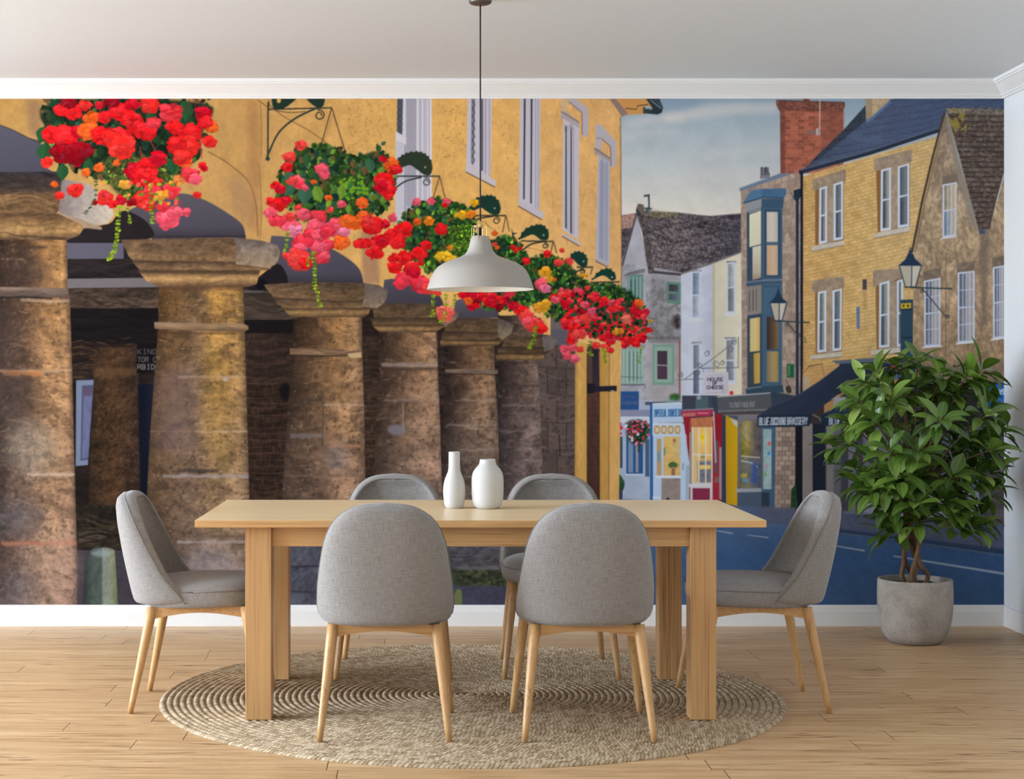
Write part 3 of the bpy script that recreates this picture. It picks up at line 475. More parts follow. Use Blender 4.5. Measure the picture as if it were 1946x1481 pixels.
    # street lanterns
    def lantern(cx, yt, w, h, arm, foot):
        dk = (28, 44, 66)
        P.line([(cx, yt), (cx, yt + h * .16)], 2.4, dk); P.ell(cx, yt + h * .12, w * .07, h * .05, dk)
        P.fill([(cx - w * .1, yt + h * .16), (cx + w * .1, yt + h * .16), (cx + w * .2, yt + h * .3), (cx + w * .5, yt + h * .47), (cx - w * .5, yt + h * .47), (cx - w * .2, yt + h * .3)], dk)
        P.fill([(cx - w * .44, yt + h * .47), (cx + w * .44, yt + h * .47), (cx + w * .2, yt + h), (cx - w * .2, yt + h)], (176, 164, 140)); P.fill([(cx - w * .02, yt + h * .5), (cx + w * .36, yt + h * .47), (cx + w * .18, yt + h * .97), (cx + w * .02, yt + h * .97)], (206, 196, 180), alpha=.6)
        for q in ((-.44, -.2), (.44, .2), (.05, .04)): P.line([(cx + w * q[0], yt + h * .47), (cx + w * q[1], yt + h)], 2, dk)
        P.line([(cx - w * .24, yt + h), (cx + w * .24, yt + h)], 2.8, dk); P.line([(cx, yt + h + .5), arm], 2.6, (30, 50, 52)); P.line([(cx + (arm[0] - cx) * .3, yt + h + 4), foot], 2, (44, 44, 50)); scroll(P, cx + (arm[0] - cx) * .27, yt + h + 7, 4, 1.4, (44, 44, 50)); scroll(P, foot[0] + 1, foot[1] - 2, 4, 1.4, (44, 44, 50))
    lantern(1730, 470, 48, 76, (1809, 549), (1799, 604)); lantern(1479, 547, 36, 63, (1538, 613), (1517, 640)); P.line([(1524, 648), (1532, 652), (1528, 640)], 1.6, (44, 44, 50))
    # road and pavements
    P.fill([(1170, 948), (1475, 966), (1910, 1000), (1910, 1160), (1170, 1160)], gy((950, (76, 88, 118)), (1000, (58, 84, 122)), (1060, (48, 78, 122)), (1148, (50, 76, 116))), tex=(('fine', .05), ('big', .06)))
    P.fill([(1440, 962), (1600, 970), (1910, 1003), (1910, 1046), (1600, 1006), (1440, 992)], (78, 80, 102), alpha=.8, blur=2, tex=(('med', .06),)); P.fill([(1580, 1004), (1910, 1044), (1910, 1056), (1580, 1012)], (38, 50, 74), alpha=.8, blur=1); P.line([(1600, 1014), (1700, 1026), (1910, 1056)], 1.6, (104, 114, 128), alpha=.8); P.fill([(1640, 978), (1870, 990), (1870, 1002), (1640, 984)], (54, 54, 66))
    for (a, b, c, d, w) in [(1350, 1007, 1392, 1014, 2.2), (1420, 1017, 1460, 1022, 2), (1583, 1037, 1643, 1047, 3), (1698, 1057, 1910, 1091, 4.2)]: P.fill([(a, b - w * .3), (c, d - w * .5), (c, d + w * .5), (a, b + w * .3)], (152, 164, 182))
    P.line([(1440, 996), (1500, 1002), (1600, 1014)], 1.2, (98, 106, 126), alpha=.6)
def paint_market(P):
    WX = [(-200, 470), (-200, 180), (1159, 180), (1180, 219), (1182, 560), (1176, 960), (1095, 960), (1095, 640), (600, 640), (400, 600), (0, 560)]
    P.fill(WX, gx((-200, (160, 122, 66)), (40, (172, 132, 74)), (200, (182, 142, 84)), (480, (186, 143, 84)), (700, (212, 164, 94)), (900, (226, 174, 98)), (1050, (226, 175, 107)), (1180, (220, 170, 108))), tex=(('vert', .02), ('big', .05), ('med', .025), ('rough', .02)))
    P.mottle(WX, (168, 120, 66), 'vert', .62, .25); P.mottle([(660, 190), (740, 190), (740, 300), (660, 300)], (118, 78, 40), 'rough', .62, .4); P.mottle([(840, 200), (890, 200), (890, 300), (840, 300)], (130, 90, 50), 'rough', .66, .4); P.mottle([(950, 200), (985, 200), (985, 360), (950, 360)], (150, 104, 60), 'rough', .66, .35)
    for pts, w, a in [([(395, 288), (425, 305), (458, 330), (476, 352), (487, 392), (490, 450)], 1.8, .75), ([(511, 199), (540, 222), (590, 250), (640, 285), (672, 298)], 1.6, .8), ([(495, 196), (497, 250), (496, 300)], 1.6, .5), ([(492, 310), (497, 400), (494, 455)], 1.6, .5), ([(890, 402), (930, 430), (960, 455)], 1.2, .6), ([(1000, 470), (1035, 480), (1040, 500)], 1.2, .5)]:
        P.line(smooth(pts, 6, False), w, (96, 62, 34), alpha=a)
    P.fill([(470, 190), (492, 190), (496, 450), (474, 440)], (150, 104, 68), alpha=.45, blur=5); P.fill([(686, 440), (716, 440), (722, 540), (690, 540)], (132, 98, 88), alpha=.6, blur=3); P.fill([(50, 190), (76, 190), (78, 262), (56, 258)], (116, 88, 76), alpha=.5, blur=5); P.fill([(430, 330), (470, 340), (480, 430), (440, 400)], (140, 106, 84), alpha=.45, blur=8)
    # dark arcade behind the shafts
    arc = [(-200, 470), (130, 440), (240, 450), (560, 560), (850, 600), (1060, 650), (1098, 660), (1098, 1160), (-200, 1160)]
    P.fill(arc, gx((-200, (30, 24, 22)), (300, (28, 22, 20)), (560, (38, 28, 23)), (900, (42, 32, 27)), (1098, (54, 43, 38))), tex=(('horiz', .2), ('med', .15)))
    P.rect(120, 455, 300, 530, (34, 28, 30)); P.rect(125, 460, 235, 492, (88, 84, 96)); P.rect(125, 492, 290, 530, (36, 30, 30), tex=(('horiz', .3),)); P.fill([(128, 530), (290, 528), (305, 546), (128, 548)], (106, 98, 100)); P.rect(128, 548, 305, 588, (58, 46, 38), tex=(('horiz', .35), ('med', .2))); P.mottle([(128, 560), (305, 560), (305, 588), (128, 588)], (104, 84, 68), 'horiz', .25, .6); P.rect(130, 586, 302, 650, (20, 17, 18), tex=(('horiz', .3),))
    P.rect(132, 650, 300, 716, (34, 25, 22), tex=(('horiz', .35),)); P.mottle([(132, 640), (262, 640), (262, 720), (132, 720)], (84, 62, 40), 'horiz', .2, .6)
    P.fill([(180, 660), (262, 660), (268, 1045), (164, 1045)], gx((164, (44, 32, 24)), (215, (66, 46, 30)), (268, (44, 32, 26))), tex=(('med', .22), ('big', .2), ('fine', .14), ('horiz', .1))); P.rect(180, 700, 262, 714, (96, 72, 46), alpha=.5, blur=2); P.mottle([(180, 760), (262, 760), (262, 980), (180, 980)], (110, 80, 50), 'rough', .55, .4)
    P.rect(260, 652, 300, 710, (16, 13, 14)); 
    for s_, y, w, c in [('KING', 664, 35, (86, 82, 86)), ('TOR C', 679, 35, (96, 90, 94)), ('RBID', 693, 32, (124, 118, 120))]: text(P, s_, (262, y), (262 + w, y), (262 + w, y + 9), (262, y + 9), 1.3, c)
    P.fill([(262, 730), (294, 730), (288, 962), (268, 962)], (12, 16, 28)); P.fill([(145, 723), (178, 722), (167, 884), (144, 886)], (104, 112, 132)); P.fill([(156, 733), (177, 732), (168, 874), (153, 876)], (66, 68, 90)); P.fill([(159, 748), (176, 746), (168, 870), (156, 872)], (88, 92, 120), tex=(('vert', .1),)); P.rect(158, 738, 175, 753, (78, 66, 88), blur=1)
    P.fill([(140, 960), (285, 960), (285, 1050), (140, 1050)], (36, 30, 24), tex=(('horiz', .35), ('med', .3))); P.mottle([(160, 975), (270, 975), (270, 1040), (160, 1040)], (76, 70, 40), 'horiz', .25, .5); P.mottle([(150, 1010), (270, 1010), (270, 1030), (150, 1030)], (96, 80, 72), 'horiz', .1, .5)
    P.fill([(140, 1046), (300, 1046), (300, 1160), (140, 1160)], (58, 52, 58), tex=(('med', .1),))
    P.fill(smooth([(159, 1152), (162, 1070), (172, 1046), (190, 1041), (214, 1044), (219, 1060), (224, 1152)], 4, False), gx((158, (36, 40, 38)), (175, (66, 74, 68)), (193, (70, 78, 72)), (196, (112, 118, 110)), (212, (116, 120, 96)), (222, (102, 108, 78))), tex=(('med', .1), ('vert', .06))); P.fill([(172, 1050), (196, 1043), (214, 1050), (210, 1056), (194, 1060), (176, 1056)], (136, 146, 146), alpha=.6, blur=2)
    # wall behind between shafts: dim courses with lighter mortar
    def rubble(x0, x1, y0, y1, a, col=(44, 31, 24), m=(104, 80, 62)):
        P.rect(x0, y0, x1, y1, col, tex=(('horiz', .3), ('med', .2)))
        y = y0
        while y < y1:
            n = 6; P.line(np.stack([np.linspace(x0, x1, n), y + P.r.uniform(-2, 2, n)], 1), 1.1, m, alpha=a * P.r.uniform(.3, 1))
            for _ in range(int((x1 - x0) / 22) + 1):
                x = P.r.uniform(x0, x1); P.line([(x, y), (x + 1, y + 11)], 1.1, m, alpha=a * P.r.uniform(.3, 1))
            y += P.r.uniform(9, 14)
    P.rect(462, 550, 560, 610, (60, 50, 42), tex=(('horiz', .3),)); P.rect(462, 553, 500, 556, (90, 84, 84)); P.rect(462, 608, 560, 634, (22, 18, 18)); rubble(462, 560, 634, 730, .2, (46, 34, 28)); rubble(462, 556, 730, 960, .6); P.ell(542, 745, 12, 18, (18, 14, 16), blur=3); P.rect(470, 950, 700, 1036, (50, 40, 36), tex=(('horiz', .3), ('med', .2)))
    rubble(680, 730, 640, 740, .3, (50, 38, 30)); rubble(690, 722, 740, 960, .8, (52, 38, 30)); rubble(826, 860, 650, 960, .4, (44, 34, 30)); rubble(940, 962, 690, 960, .3, (46, 38, 36))
    # end pier of squared stone, yellow jamb, arched doorway
    pr = [(1020, 645), (1095, 650), (1093, 960), (1026, 960)]
    P.fill(pr, (86, 72, 66), tex=(('med', .15), ('big', .15))); masonry(P, pr, 6, 2, (88, 74, 68), (54, 44, 42), 2.2, .12, True, alpha=.7, seed=21); P.mottle(pr, (124, 108, 104), 'horiz', .4, .5); P.mottle(pr, (48, 38, 36), 'med', .4, .5); P.line([(1063, 826), (1064, 868)], 2, (40, 34, 34)); P.fill([(1046, 592), (1098, 600), (1098, 660), (1046, 655)], (96, 86, 92), alpha=.9)
    P.fill([(1093, 648), (1118, 655), (1117, 960), (1092, 960)], gx((1092, (170, 128, 66)), (1100, (206, 160, 86)), (1117, (200, 152, 78))), tex=(('vert', .05),)); P.fill(smooth([(1115, 960), (1115, 690), (1118, 660), (1128, 652), (1138, 664), (1140, 690), (1140, 960)], 4, False), gy((652, (46, 38, 48)), (735, (52, 42, 50)), (745, (84, 56, 46)), (960, (70, 46, 40))), tex=(('vert', .12),)); P.fill([(1117, 670), (1125, 658), (1126, 735), (1117, 735)], (84, 62, 54)); P.line([(1139, 668), (1140, 735)], 2.4, (126, 86, 52))
    for k in range(18): P.line([(1116, 752 + k * 12), (1139, 753 + k * 12)], 1.2, (52, 34, 32), alpha=.6)
    P.fill([(1140, 655), (1160, 650), (1159, 960), (1140, 960)], gx((1140, (186, 138, 64)), (1158, (190, 146, 84))), tex=(('vert', .05),)); P.line([(1158, 655), (1157, 960)], 2, (150, 108, 62)); P.fill([(1159, 648), (1179, 648), (1175, 960), (1158, 960)], (212, 164, 94), tex=(('vert', .04),)); P.fill([(1118, 735), (1172, 733), (1172, 744), (1118, 745)], (36, 34, 46)); P.rect(1115, 729, 1130, 748, (30, 28, 34)); P.rect(1161, 742, 1167, 745, (160, 150, 140))
    # soffits of the arches
    sof = gy((230, (80, 79, 90)), (330, (68, 66, 76)), (600, (70, 66, 74)))
    P.fill(smooth([(-200, 200), (-120, 205), (0, 238), (24, 247), (54, 262), (78, 272), (90, 320), (90, 332), (-200, 332)], 3), sof); P.line([(-60, 222), (0, 238), (24, 247), (54, 262), (78, 272)], 2.2, (60, 50, 48), alpha=.8)
    P.fill([(240, 402)] + list(smooth([(300, 374), (350, 368), (393, 382), (440, 410), (462, 430), (468, 460)], 5, False)) + [(290, 462), (284, 430), (270, 416)], gy((370, (82, 78, 84)), (430, (72, 68, 77)), (452, (56, 50, 56)))); P.fill(smooth([(230, 402), (262, 410), (284, 428), (290, 452), (228, 458), (206, 440)], 4), (34, 28, 30)); P.line([(290, 449), (468, 449)], 2, (44, 40, 46))
    P.fill([(512, 468), (516, 448), (545, 450)] + list(smooth([(590, 455), (640, 478), (682, 510), (692, 548)], 5, False)) + [(545, 550), (540, 515), (525, 505)], gy((450, (80, 76, 84)), (520, (70, 66, 76)), (538, (54, 50, 57)))); P.fill(smooth([(470, 545), (500, 520), (525, 502), (540, 512), (546, 540), (510, 552), (480, 552)], 4), (30, 25, 28)); P.ell(496, 540, 12, 10, (16, 14, 16))
    P.fill([(727, 560), (730, 532), (745, 530)] + list(smooth([(790, 536), (820, 552), (838, 566), (846, 592)], 5, False)) + [(738, 590), (727, 572)], gy((530, (80, 76, 86)), (580, (60, 56, 64)))); P.fill([(862, 590), (866, 572), (880, 566), (920, 575), (945, 590), (951, 604), (870, 606)], gy((566, (92, 88, 98)), (606, (66, 62, 70)))); P.fill([(966, 620), (968, 600), (985, 598), (1020, 610), (1036, 628), (1030, 640), (975, 638)], (84, 80, 88)); P.fill([(1046, 640), (1048, 628), (1060, 625), (1085, 632), (1093, 650), (1070, 656), (1050, 652)], (90, 86, 94))
    P.fill([(150, 436), (206, 426), (240, 404), (264, 412), (236, 462), (128, 462)], (36, 30, 32))
    # shafts
    LO = [((0, (74, 60, 50)), (.3, (112, 88, 66)), (.75, (168, 134, 96)), (.93, (160, 128, 98)), (1, (104, 82, 66))), ((0, (88, 78, 70)), (.35, (128, 108, 92)), (.75, (166, 138, 116)), (.95, (158, 132, 114)), (1, (110, 92, 80)))]
    column(P, [(600, 946, 1020), (686, 947, 1021), (757, 946, 1026), (900, 946, 1031), (960, 946, 1033)], [((0, (46, 38, 36)), (.4, (84, 68, 60)), (.8, (124, 102, 86)), (1, (110, 92, 80))), ((0, (62, 54, 56)), (.4, (104, 92, 90)), (.8, (134, 120, 118)), (1, (120, 106, 104)))], 1.04, [(733, 0, 1, 3, (50, 42, 40)), (771, .1, 1, 2, (150, 138, 132)), (819, 0, 1, 2, (140, 128, 126)), (870, 0, 1, 2, (70, 60, 60)), (690, 0, 1, 2, (40, 32, 30))])
    column(P, [(655, 856, 939), (705, 852, 940), (797, 839, 946), (900, 838, 949), (960, 838, 950)], [((0, (52, 40, 34)), (.35, (88, 68, 54)), (.75, (146, 114, 82)), (1, (120, 96, 76))), ((0, (56, 48, 46)), (.4, (104, 92, 86)), (.8, (126, 112, 104)), (1, (104, 90, 84)))], 1.04, [(761, .2, 1, 2, (158, 144, 132)), (808, .1, 1, 2, (150, 138, 130)), (855, .3, 1, 2, (148, 134, 126)), (905, .3, 1, 2, (140, 124, 114))])
    P.fill([(846, 702), (935, 701), (946, 704), (946, 710), (935, 711), (846, 708)], (112, 92, 78), tex=(('horiz', .15),)); P.line([(846, 711), (940, 712)], 2, (46, 36, 32), alpha=.7)
    column(P, [(628, 722, 830), (702, 719, 832), (797, 715, 836), (900, 711, 839), (960, 709, 841)], [((0, (54, 42, 34)), (.3, (92, 72, 56)), (.75, (148, 116, 86)), (.95, (156, 126, 98)), (1, (118, 94, 76))), ((0, (72, 60, 52)), (.4, (116, 98, 86)), (.8, (150, 126, 110)), (1, (126, 104, 92)))], 1.04, [(693, .05, 1, 9, (150, 132, 124)), (761, .1, .75, 4, (128, 112, 104)), (761, .7, 1, 2, (168, 150, 134)), (812, .5, 1, 2, (170, 152, 136)), (905, 0, .6, 3, (80, 66, 58))])
    P.ell(754, 817, 18, 10, (122, 116, 124), alpha=.8, blur=2); P.fill([(723, 700), (832, 698), (832, 704), (723, 706)], (60, 46, 40), alpha=.6, blur=1); P.line([(766, 765), (766, 812)], 1.4, (160, 142, 128), alpha=.8)
    column(P, [(598, 559, 688), (665, 555, 688), (690, 553, 689), (783, 547, 692), (900, 539, 694), (960, 536, 696)], [((0, (56, 42, 32)), (.25, (100, 76, 54)), (.65, (160, 124, 82)), (.92, (166, 132, 96)), (1, (120, 96, 74))), ((0, (84, 70, 60)), (.35, (120, 100, 86)), (.75, (164, 134, 110)), (1, (140, 114, 96)))], .92, [(760, 0, .45, 6, (62, 50, 46)), (770, .45, 1, 3, (176, 152, 130)), (829, .05, .5, 9, (112, 102, 98)), (848, .55, .95, 7, (176, 122, 92)), (905, 0, 1, 3, (110, 92, 80))])
    P.fill([(551, 662), (640, 664), (688, 668), (688, 680), (640, 676), (551, 674)], (120, 94, 70), tex=(('horiz', .2),)); P.line([(556, 676), (640, 677), (660, 676)], 2.4, (44, 34, 30), alpha=.8); P.fill([(661, 672), (686, 670), (687, 680), (664, 680)], (186, 154, 114)); P.line([(614, 765), (613, 850)], 1.6, (60, 48, 42), alpha=.8); P.ell(640, 870, 26, 30, (108, 106, 116), alpha=.35, blur=8)
    column(P, [(540, 303, 462), (632, 300, 465), (700, 295, 467), (800, 287, 470), (880, 282, 472), (960, 279, 474), (1060, 276, 478), (1160, 273, 484)], [((0, (92, 68, 42)), (.12, (118, 90, 56)), (.45, (132, 106, 78)), (.68, (190, 148, 82)), (.92, (182, 142, 86)), (1, (120, 94, 62))), ((0, (96, 80, 68)), (.35, (124, 106, 94)), (.7, (146, 126, 112)), (.95, (150, 130, 116)), (1, (120, 104, 94)))], .86, [(716, .25, 1, 4, (172, 146, 120)), (820, .45, 1, 4, (182, 158, 130)), (820, 0, .45, 2, (140, 112, 84)), (895, .3, .7, 7, (52, 44, 44)), (905, .15, 1, 7, (150, 140, 140)), (1020, .2, 1, 5, (90, 74, 64)), (1030, .3, 1, 6, (160, 146, 138))])
    P.fill([(385, 650), (400, 640), (440, 700), (436, 900), (384, 830)], (150, 118, 48), alpha=.2, blur=12); P.fill([(300, 700), (372, 700), (368, 860), (292, 860)], (112, 92, 92), alpha=.45, blur=14); P.ell(400, 1075, 60, 40, (136, 130, 140), alpha=.5, blur=16, tex=(('med', .1),)); P.ell(428, 721, 6, 4, (170, 152, 142), blur=1)
    ring = [(293, 612), (380, 615), (462, 615), (472, 620), (472, 627), (464, 631), (380, 629), (294, 625)]
    P.fill(ring, gy((611, (128, 106, 92)), (620, (140, 112, 82)), (632, (84, 64, 46))), tex=(('horiz', .12),)); P.line([(296, 632), (380, 634), (464, 633)], 2.6, (64, 46, 32), alpha=.7, blur=1)
    column(P, [(450, -60, 127), (545, -60, 129), (570, -60, 133), (700, -60, 137), (900, -60, 142), (1000, -60, 145), (1160, -60, 147)], [((.32, (66, 52, 44)), (.55, (92, 70, 52)), (.8, (178, 136, 88)), (.95, (190, 148, 98)), (1, (130, 104, 74))), ((.32, (92, 78, 72)), (.5, (140, 120, 106)), (.75, (164, 138, 118)), (.95, (166, 138, 122)), (1, (118, 98, 88)))], .86, [(705, .3, 1, 5, (168, 140, 114)), (710, .33, .72, 11, (174, 112, 68)), (716, .3, .55, 3, (74, 58, 48)), (902, .55, 1, 6, (186, 164, 146)), (1033, .3, 1, 8, (158, 100, 78)), (980, .3, .7, 6, (84, 74, 72)), (470, .3, .8, 4, (60, 46, 40))])
    for (x, y, rx, ry, c, a) in [(20, 760, 40, 60, (66, 54, 50), .5), (30, 985, 50, 34, (84, 80, 84), .45), (60, 850, 50, 50, (146, 138, 126), .4), (110, 1080, 40, 60, (176, 142, 122), .4), (10, 640, 30, 60, (70, 56, 50), .5), (30, 1120, 40, 40, (96, 90, 94), .4), (60, 520, 40, 30, (62, 50, 46), .6)]: P.ell(x, y, rx, ry, c, alpha=a, blur=14, tex=(('med', .2), ('rough', .1)))
    P.fill([(-60, 544), (127, 548), (130, 556), (130, 566), (-60, 564)], gy((544, (118, 98, 84)), (566, (76, 64, 58))), tex=(('horiz', .2),)); P.line([(-60, 565), (60, 565), (100, 568)], 3, (30, 24, 24), alpha=.8); P.line([(40, 570), (90, 573), (132, 572)], 4, (182, 164, 142), alpha=.6, blur=1)
    P.rect(-200, 455, -60, 1160, (36, 30, 28))
    # capitals, far to near
    capital(P, [(962, 642), (1040, 636), (1060, 646), (1052, 662), (1040, 672), (946, 672)], [(946, 660), (1050, 660), (1040, 674), (946, 676)], [(940, 672), (1038, 672), (1030, 684), (944, 686)], .86)
    P.fill([(1030, 640), (1046, 637), (1060, 646), (1050, 664), (1034, 668)], (106, 96, 92), tex=(('med', .12),))
    capital(P, [(850, 604), (948, 605), (975, 618), (972, 634), (958, 640), (842, 640)], [(842, 630), (970, 634), (955, 650), (838, 650)], [(836, 646), (954, 648), (946, 657), (838, 658)], .92, [(946, 606), (962, 610), (976, 618), (972, 634), (955, 646), (946, 640)])
    capital(P, [(706, 576), (809, 577), (860, 588), (870, 596), (865, 608), (846, 616), (712, 612)], [(704, 604), (860, 606), (848, 622), (710, 622)], [(706, 618), (848, 618), (828, 632), (722, 632)], .95, [(838, 584), (856, 586), (872, 595), (866, 608), (846, 620), (836, 612)])
    capital(P, [(501, 541), (580, 536), (693, 538), (725, 546), (737, 552), (735, 568), (728, 578), (700, 584), (530, 580)], [(518, 566), (712, 576), (706, 588), (540, 588)], [(539, 588), (704, 586), (700, 598), (690, 603), (553, 603)], 1.0, [(692, 538), (720, 542), (737, 552), (735, 567), (726, 579), (716, 586), (688, 582), (694, 560)])
    capital(P, [(230, 456), (443, 451), (500, 458), (526, 466), (532, 478), (527, 497), (500, 506), (262, 504), (245, 488)], [(250, 496), (520, 500), (514, 512), (492, 516), (268, 516)], [(262, 514), (494, 515), (488, 540), (470, 546), (302, 546), (278, 534)], 1.12, [(444, 452), (500, 458), (527, 466), (533, 479), (528, 497), (512, 510), (448, 502), (452, 478)])
    P.fill([(262, 514), (494, 515), (492, 522), (266, 520)], (70, 52, 38), alpha=.7, blur=1); P.fill([(300, 543), (465, 543), (462, 552), (303, 552)], (84, 60, 40), alpha=.6, blur=2)
    P.fill([(-200, 330), (110, 326), (118, 340), (112, 400), (106, 408), (-200, 404)], gy((326, (46, 40, 42)), (362, (62, 50, 42)), (372, (108, 82, 54)), (404, (92, 70, 48))), tex=(('horiz', .25), ('med', .15))); P.fill([(118, 340), (170, 350), (214, 396), (216, 408), (206, 424), (178, 430), (112, 404)], gx((112, (116, 104, 100)), (160, (156, 144, 134)), (216, (186, 172, 152))), tex=(('med', .07),)); P.fill([(106, 404), (150, 416), (194, 432), (193, 437), (150, 432), (108, 418)], (150, 126, 100), tex=(('med', .08),))
    P.fill([(-200, 404), (110, 406), (156, 428), (158, 436), (150, 448), (128, 456), (-200, 456)], gy((404, (78, 58, 42)), (420, (112, 84, 54)), (440, (150, 116, 74)), (456, (84, 64, 46))), tex=(('horiz', .18), ('med', .14))); P.line([(-100, 440), (10, 442), (30, 448), (128, 454)], 3, (50, 38, 30), alpha=.7, blur=1)
    # bases seen beneath the table
    P.rect(478, 1034, 1098, 1090, (76, 72, 76), tex=(('med', .18), ('horiz', .15), ('big', .12))); P.mottle([(478, 1034), (1098, 1034), (1098, 1090), (478, 1090)], (116, 112, 116), 'horiz', .35, .5); P.rect(478, 1082, 1098, 1118, (54, 58, 44), tex=(('med', .25), ('horiz', .25))); P.mottle([(478, 1082), (1098, 1082), (1098, 1116), (478, 1116)], (96, 104, 60), 'med', .25, .6); P.rect(478, 1114, 1180, 1160, (66, 66, 82), tex=(('med', .08), ('big', .08))); P.mottle([(478, 1112), (1180, 1112), (1180, 1155), (478, 1155)], (92, 90, 98), 'horiz', .4, .4); P.rect(540, 1034, 610, 1150, (74, 74, 84), tex=(('med', .18), ('big', .15))); P.line([(540, 1078), (610, 1076)], 3, (48, 46, 52)); P.line([(540, 1124), (610, 1126)], 3, (52, 50, 54)); P.fill(smooth([(863, 1152), (864, 1128), (870, 1120), (877, 1124), (878, 1152)], 4, False), (104, 112, 70)); P.rect(868, 1078, 958, 1084, (108, 104, 108), alpha=.6, blur=1)
    # windows of the yellow wall
    W = (196, 188, 196); Sh = (164, 156, 168); led = (56, 58, 66)
    P.fill([(755, 188), (820, 188), (818, 380), (806, 470), (752, 440)], (178, 172, 180)); P.fill([(755, 188), (766, 188), (764, 256), (754, 250)], (84, 86, 96)); 
    for k in range(6): P.line([(755, 192 + k * 11), (765, 204 + k * 11)], 1.2, led); P.line([(765, 192 + k * 11), (755, 204 + k * 11)], 1.2, led)
    P.rect(766, 188, 771, 258, (206, 200, 208)); P.fill([(752, 250), (774, 262), (773, 275), (752, 266)], (208, 202, 206)); P.fill([(752, 266), (772, 276), (772, 430), (751, 418)], (190, 186, 194)); P.fill([(772, 188), (791, 188), (790, 400), (772, 390)], (160, 154, 164)); 
    for x, c in [(792, 214), (797, 176), (801, 208), (806, 184), (811, 206), (817, 216)]: P.rect(x, 188, x + 3.4, 400, (c, c - 6, c))
    P.line([(770, 276), (770, 420)], 1.6, (120, 116, 126))
    P.fill([(889, 188), (935, 188), (932, 338), (886, 313)], W); P.fill([(896, 188), (903, 188), (900, 314), (895, 310)], (120, 122, 132)); 
    for k in range(8): P.line(smooth([(897, 192 + k * 15), (902, 199 + k * 15), (897, 207 + k * 15)], 5, False), 1.5, led)
    P.rect(914, 188, 918, 325, (86, 86, 96)); P.rect(921, 188, 924, 330, Sh); P.rect(929, 188, 931, 335, Sh); P.fill([(885, 313), (943, 344), (941, 355), (885, 326)], (198, 188, 194)); P.line([(885, 327), (941, 356)], 2.2, (116, 82, 54))
    P.fill([(989, 188), (1027, 188), (1025, 400), (986, 381)], W); P.fill([(995.5, 188), (999, 188), (997, 380), (994, 378)], led); P.fill([(1008.5, 188), (1012, 188), (1010.5, 388), (1007.5, 386)], led); P.rect(1017, 188, 1019, 396, Sh); P.rect(1022, 188, 1024, 398, Sh); P.fill([(985, 380), (1035, 405), (1030, 417), (985, 391)], (194, 184, 190)); P.line([(985, 392), (1030, 418)], 2.2, (116, 82, 54))
    P.fill([(1070, 226), (1101, 243), (1099, 456), (1069, 437)], W); P.fill([(1072, 236), (1078, 240), (1078, 250), (1072, 250)], Sh)
    for a in (1074.4, 1084): P.fill([(a, 242), (a + 2.6, 238), (a + 3, 436 + (a - 1074)), (a - .6, 432 + (a - 1074))], (72, 74, 84))
    P.rect(1079, 240, 1081, 440, (176, 170, 180)); P.rect(1089, 244, 1091, 446, Sh); P.fill([(1080, 238), (1087, 232), (1092, 248), (1082, 246)], Sh, alpha=.6); P.fill([(1066, 211), (1074, 211), (1101, 232), (1101, 244), (1072, 226), (1066, 228)], (174, 162, 166)); P.line([(1066, 212), (1101, 233)], 2, (126, 106, 96)); P.fill([(1068, 443), (1103, 461), (1101, 468), (1068, 449)], (192, 182, 188)); P.line([(1068, 449), (1101, 468)], 2, (116, 82, 54))
    P.fill([(1080, 188), (1095, 188), (1118, 206), (1118, 256), (1113, 258), (1108, 262), (1106, 258), (1106, 216), (1082, 196)], (184, 172, 176)); P.line([(1082, 194), (1106, 214), (1106, 256)], 2, (134, 116, 112)); P.rect(1066, 188, 1079, 212, (196, 172, 150), alpha=.6)
    P.fill([(1137, 294), (1159, 304), (1158, 502), (1132, 490)], (176, 174, 188)); P.fill([(1140, 310), (1144, 298), (1148, 312), (1147, 494), (1138, 490)], (150, 150, 164)); P.fill([(1149, 312), (1153, 304), (1156, 314), (1155, 498), (1149, 496)], (156, 156, 170)); P.fill([(1129, 281), (1137, 282), (1159, 300), (1159, 308), (1136, 294), (1130, 296)], (168, 152, 150)); P.line([(1129, 282), (1159, 301)], 2, (120, 100, 90)); P.fill([(1131, 490), (1158, 502), (1155, 507), (1131, 495)], (176, 164, 168)); P.line([(1131, 496), (1155, 508)], 2, (118, 84, 56))
    P.fill([(1132, 236), (1143, 238), (1171, 270), (1171, 316), (1161, 318), (1160, 278), (1144, 262), (1143, 284), (1131, 282)], (182, 174, 180)); P.line([(1144, 264), (1160, 279), (1161, 316)], 2, (128, 112, 106)); P.line([(1134, 262), (1142, 264)], 1.5, (130, 116, 112))
    # eaves and gutter at the corner
    P.fill([(1157, 186), (1200, 186), (1240, 190), (1236, 216), (1196, 218), (1181, 222)], (206, 148, 84)); P.fill([(1157, 186), (1168, 186), (1194, 216), (1182, 222)], (142, 120, 112)); P.line([(1188, 206), (1210, 208), (1211, 201), (1232, 199)], 1.6, (50, 46, 50)); P.fill([(1222, 204), (1236, 202), (1236, 216), (1222, 216)], (54, 64, 68)); P.fill([(1226, 186), (1252, 186), (1260, 204), (1258, 214), (1250, 218), (1230, 216), (1240, 206)], (46, 56, 62)); P.rect(1226, 202, 1236, 207, (150, 174, 190)); P.line([(1236, 190), (1248, 200), (1257, 206)], 2, (130, 140, 140)); P.line([(1244, 188), (1256, 200)], 1.4, (104, 116, 118)); P.line([(1179, 222), (1181, 470), (1180, 640)], 1.8, (108, 84, 72), alpha=.8)

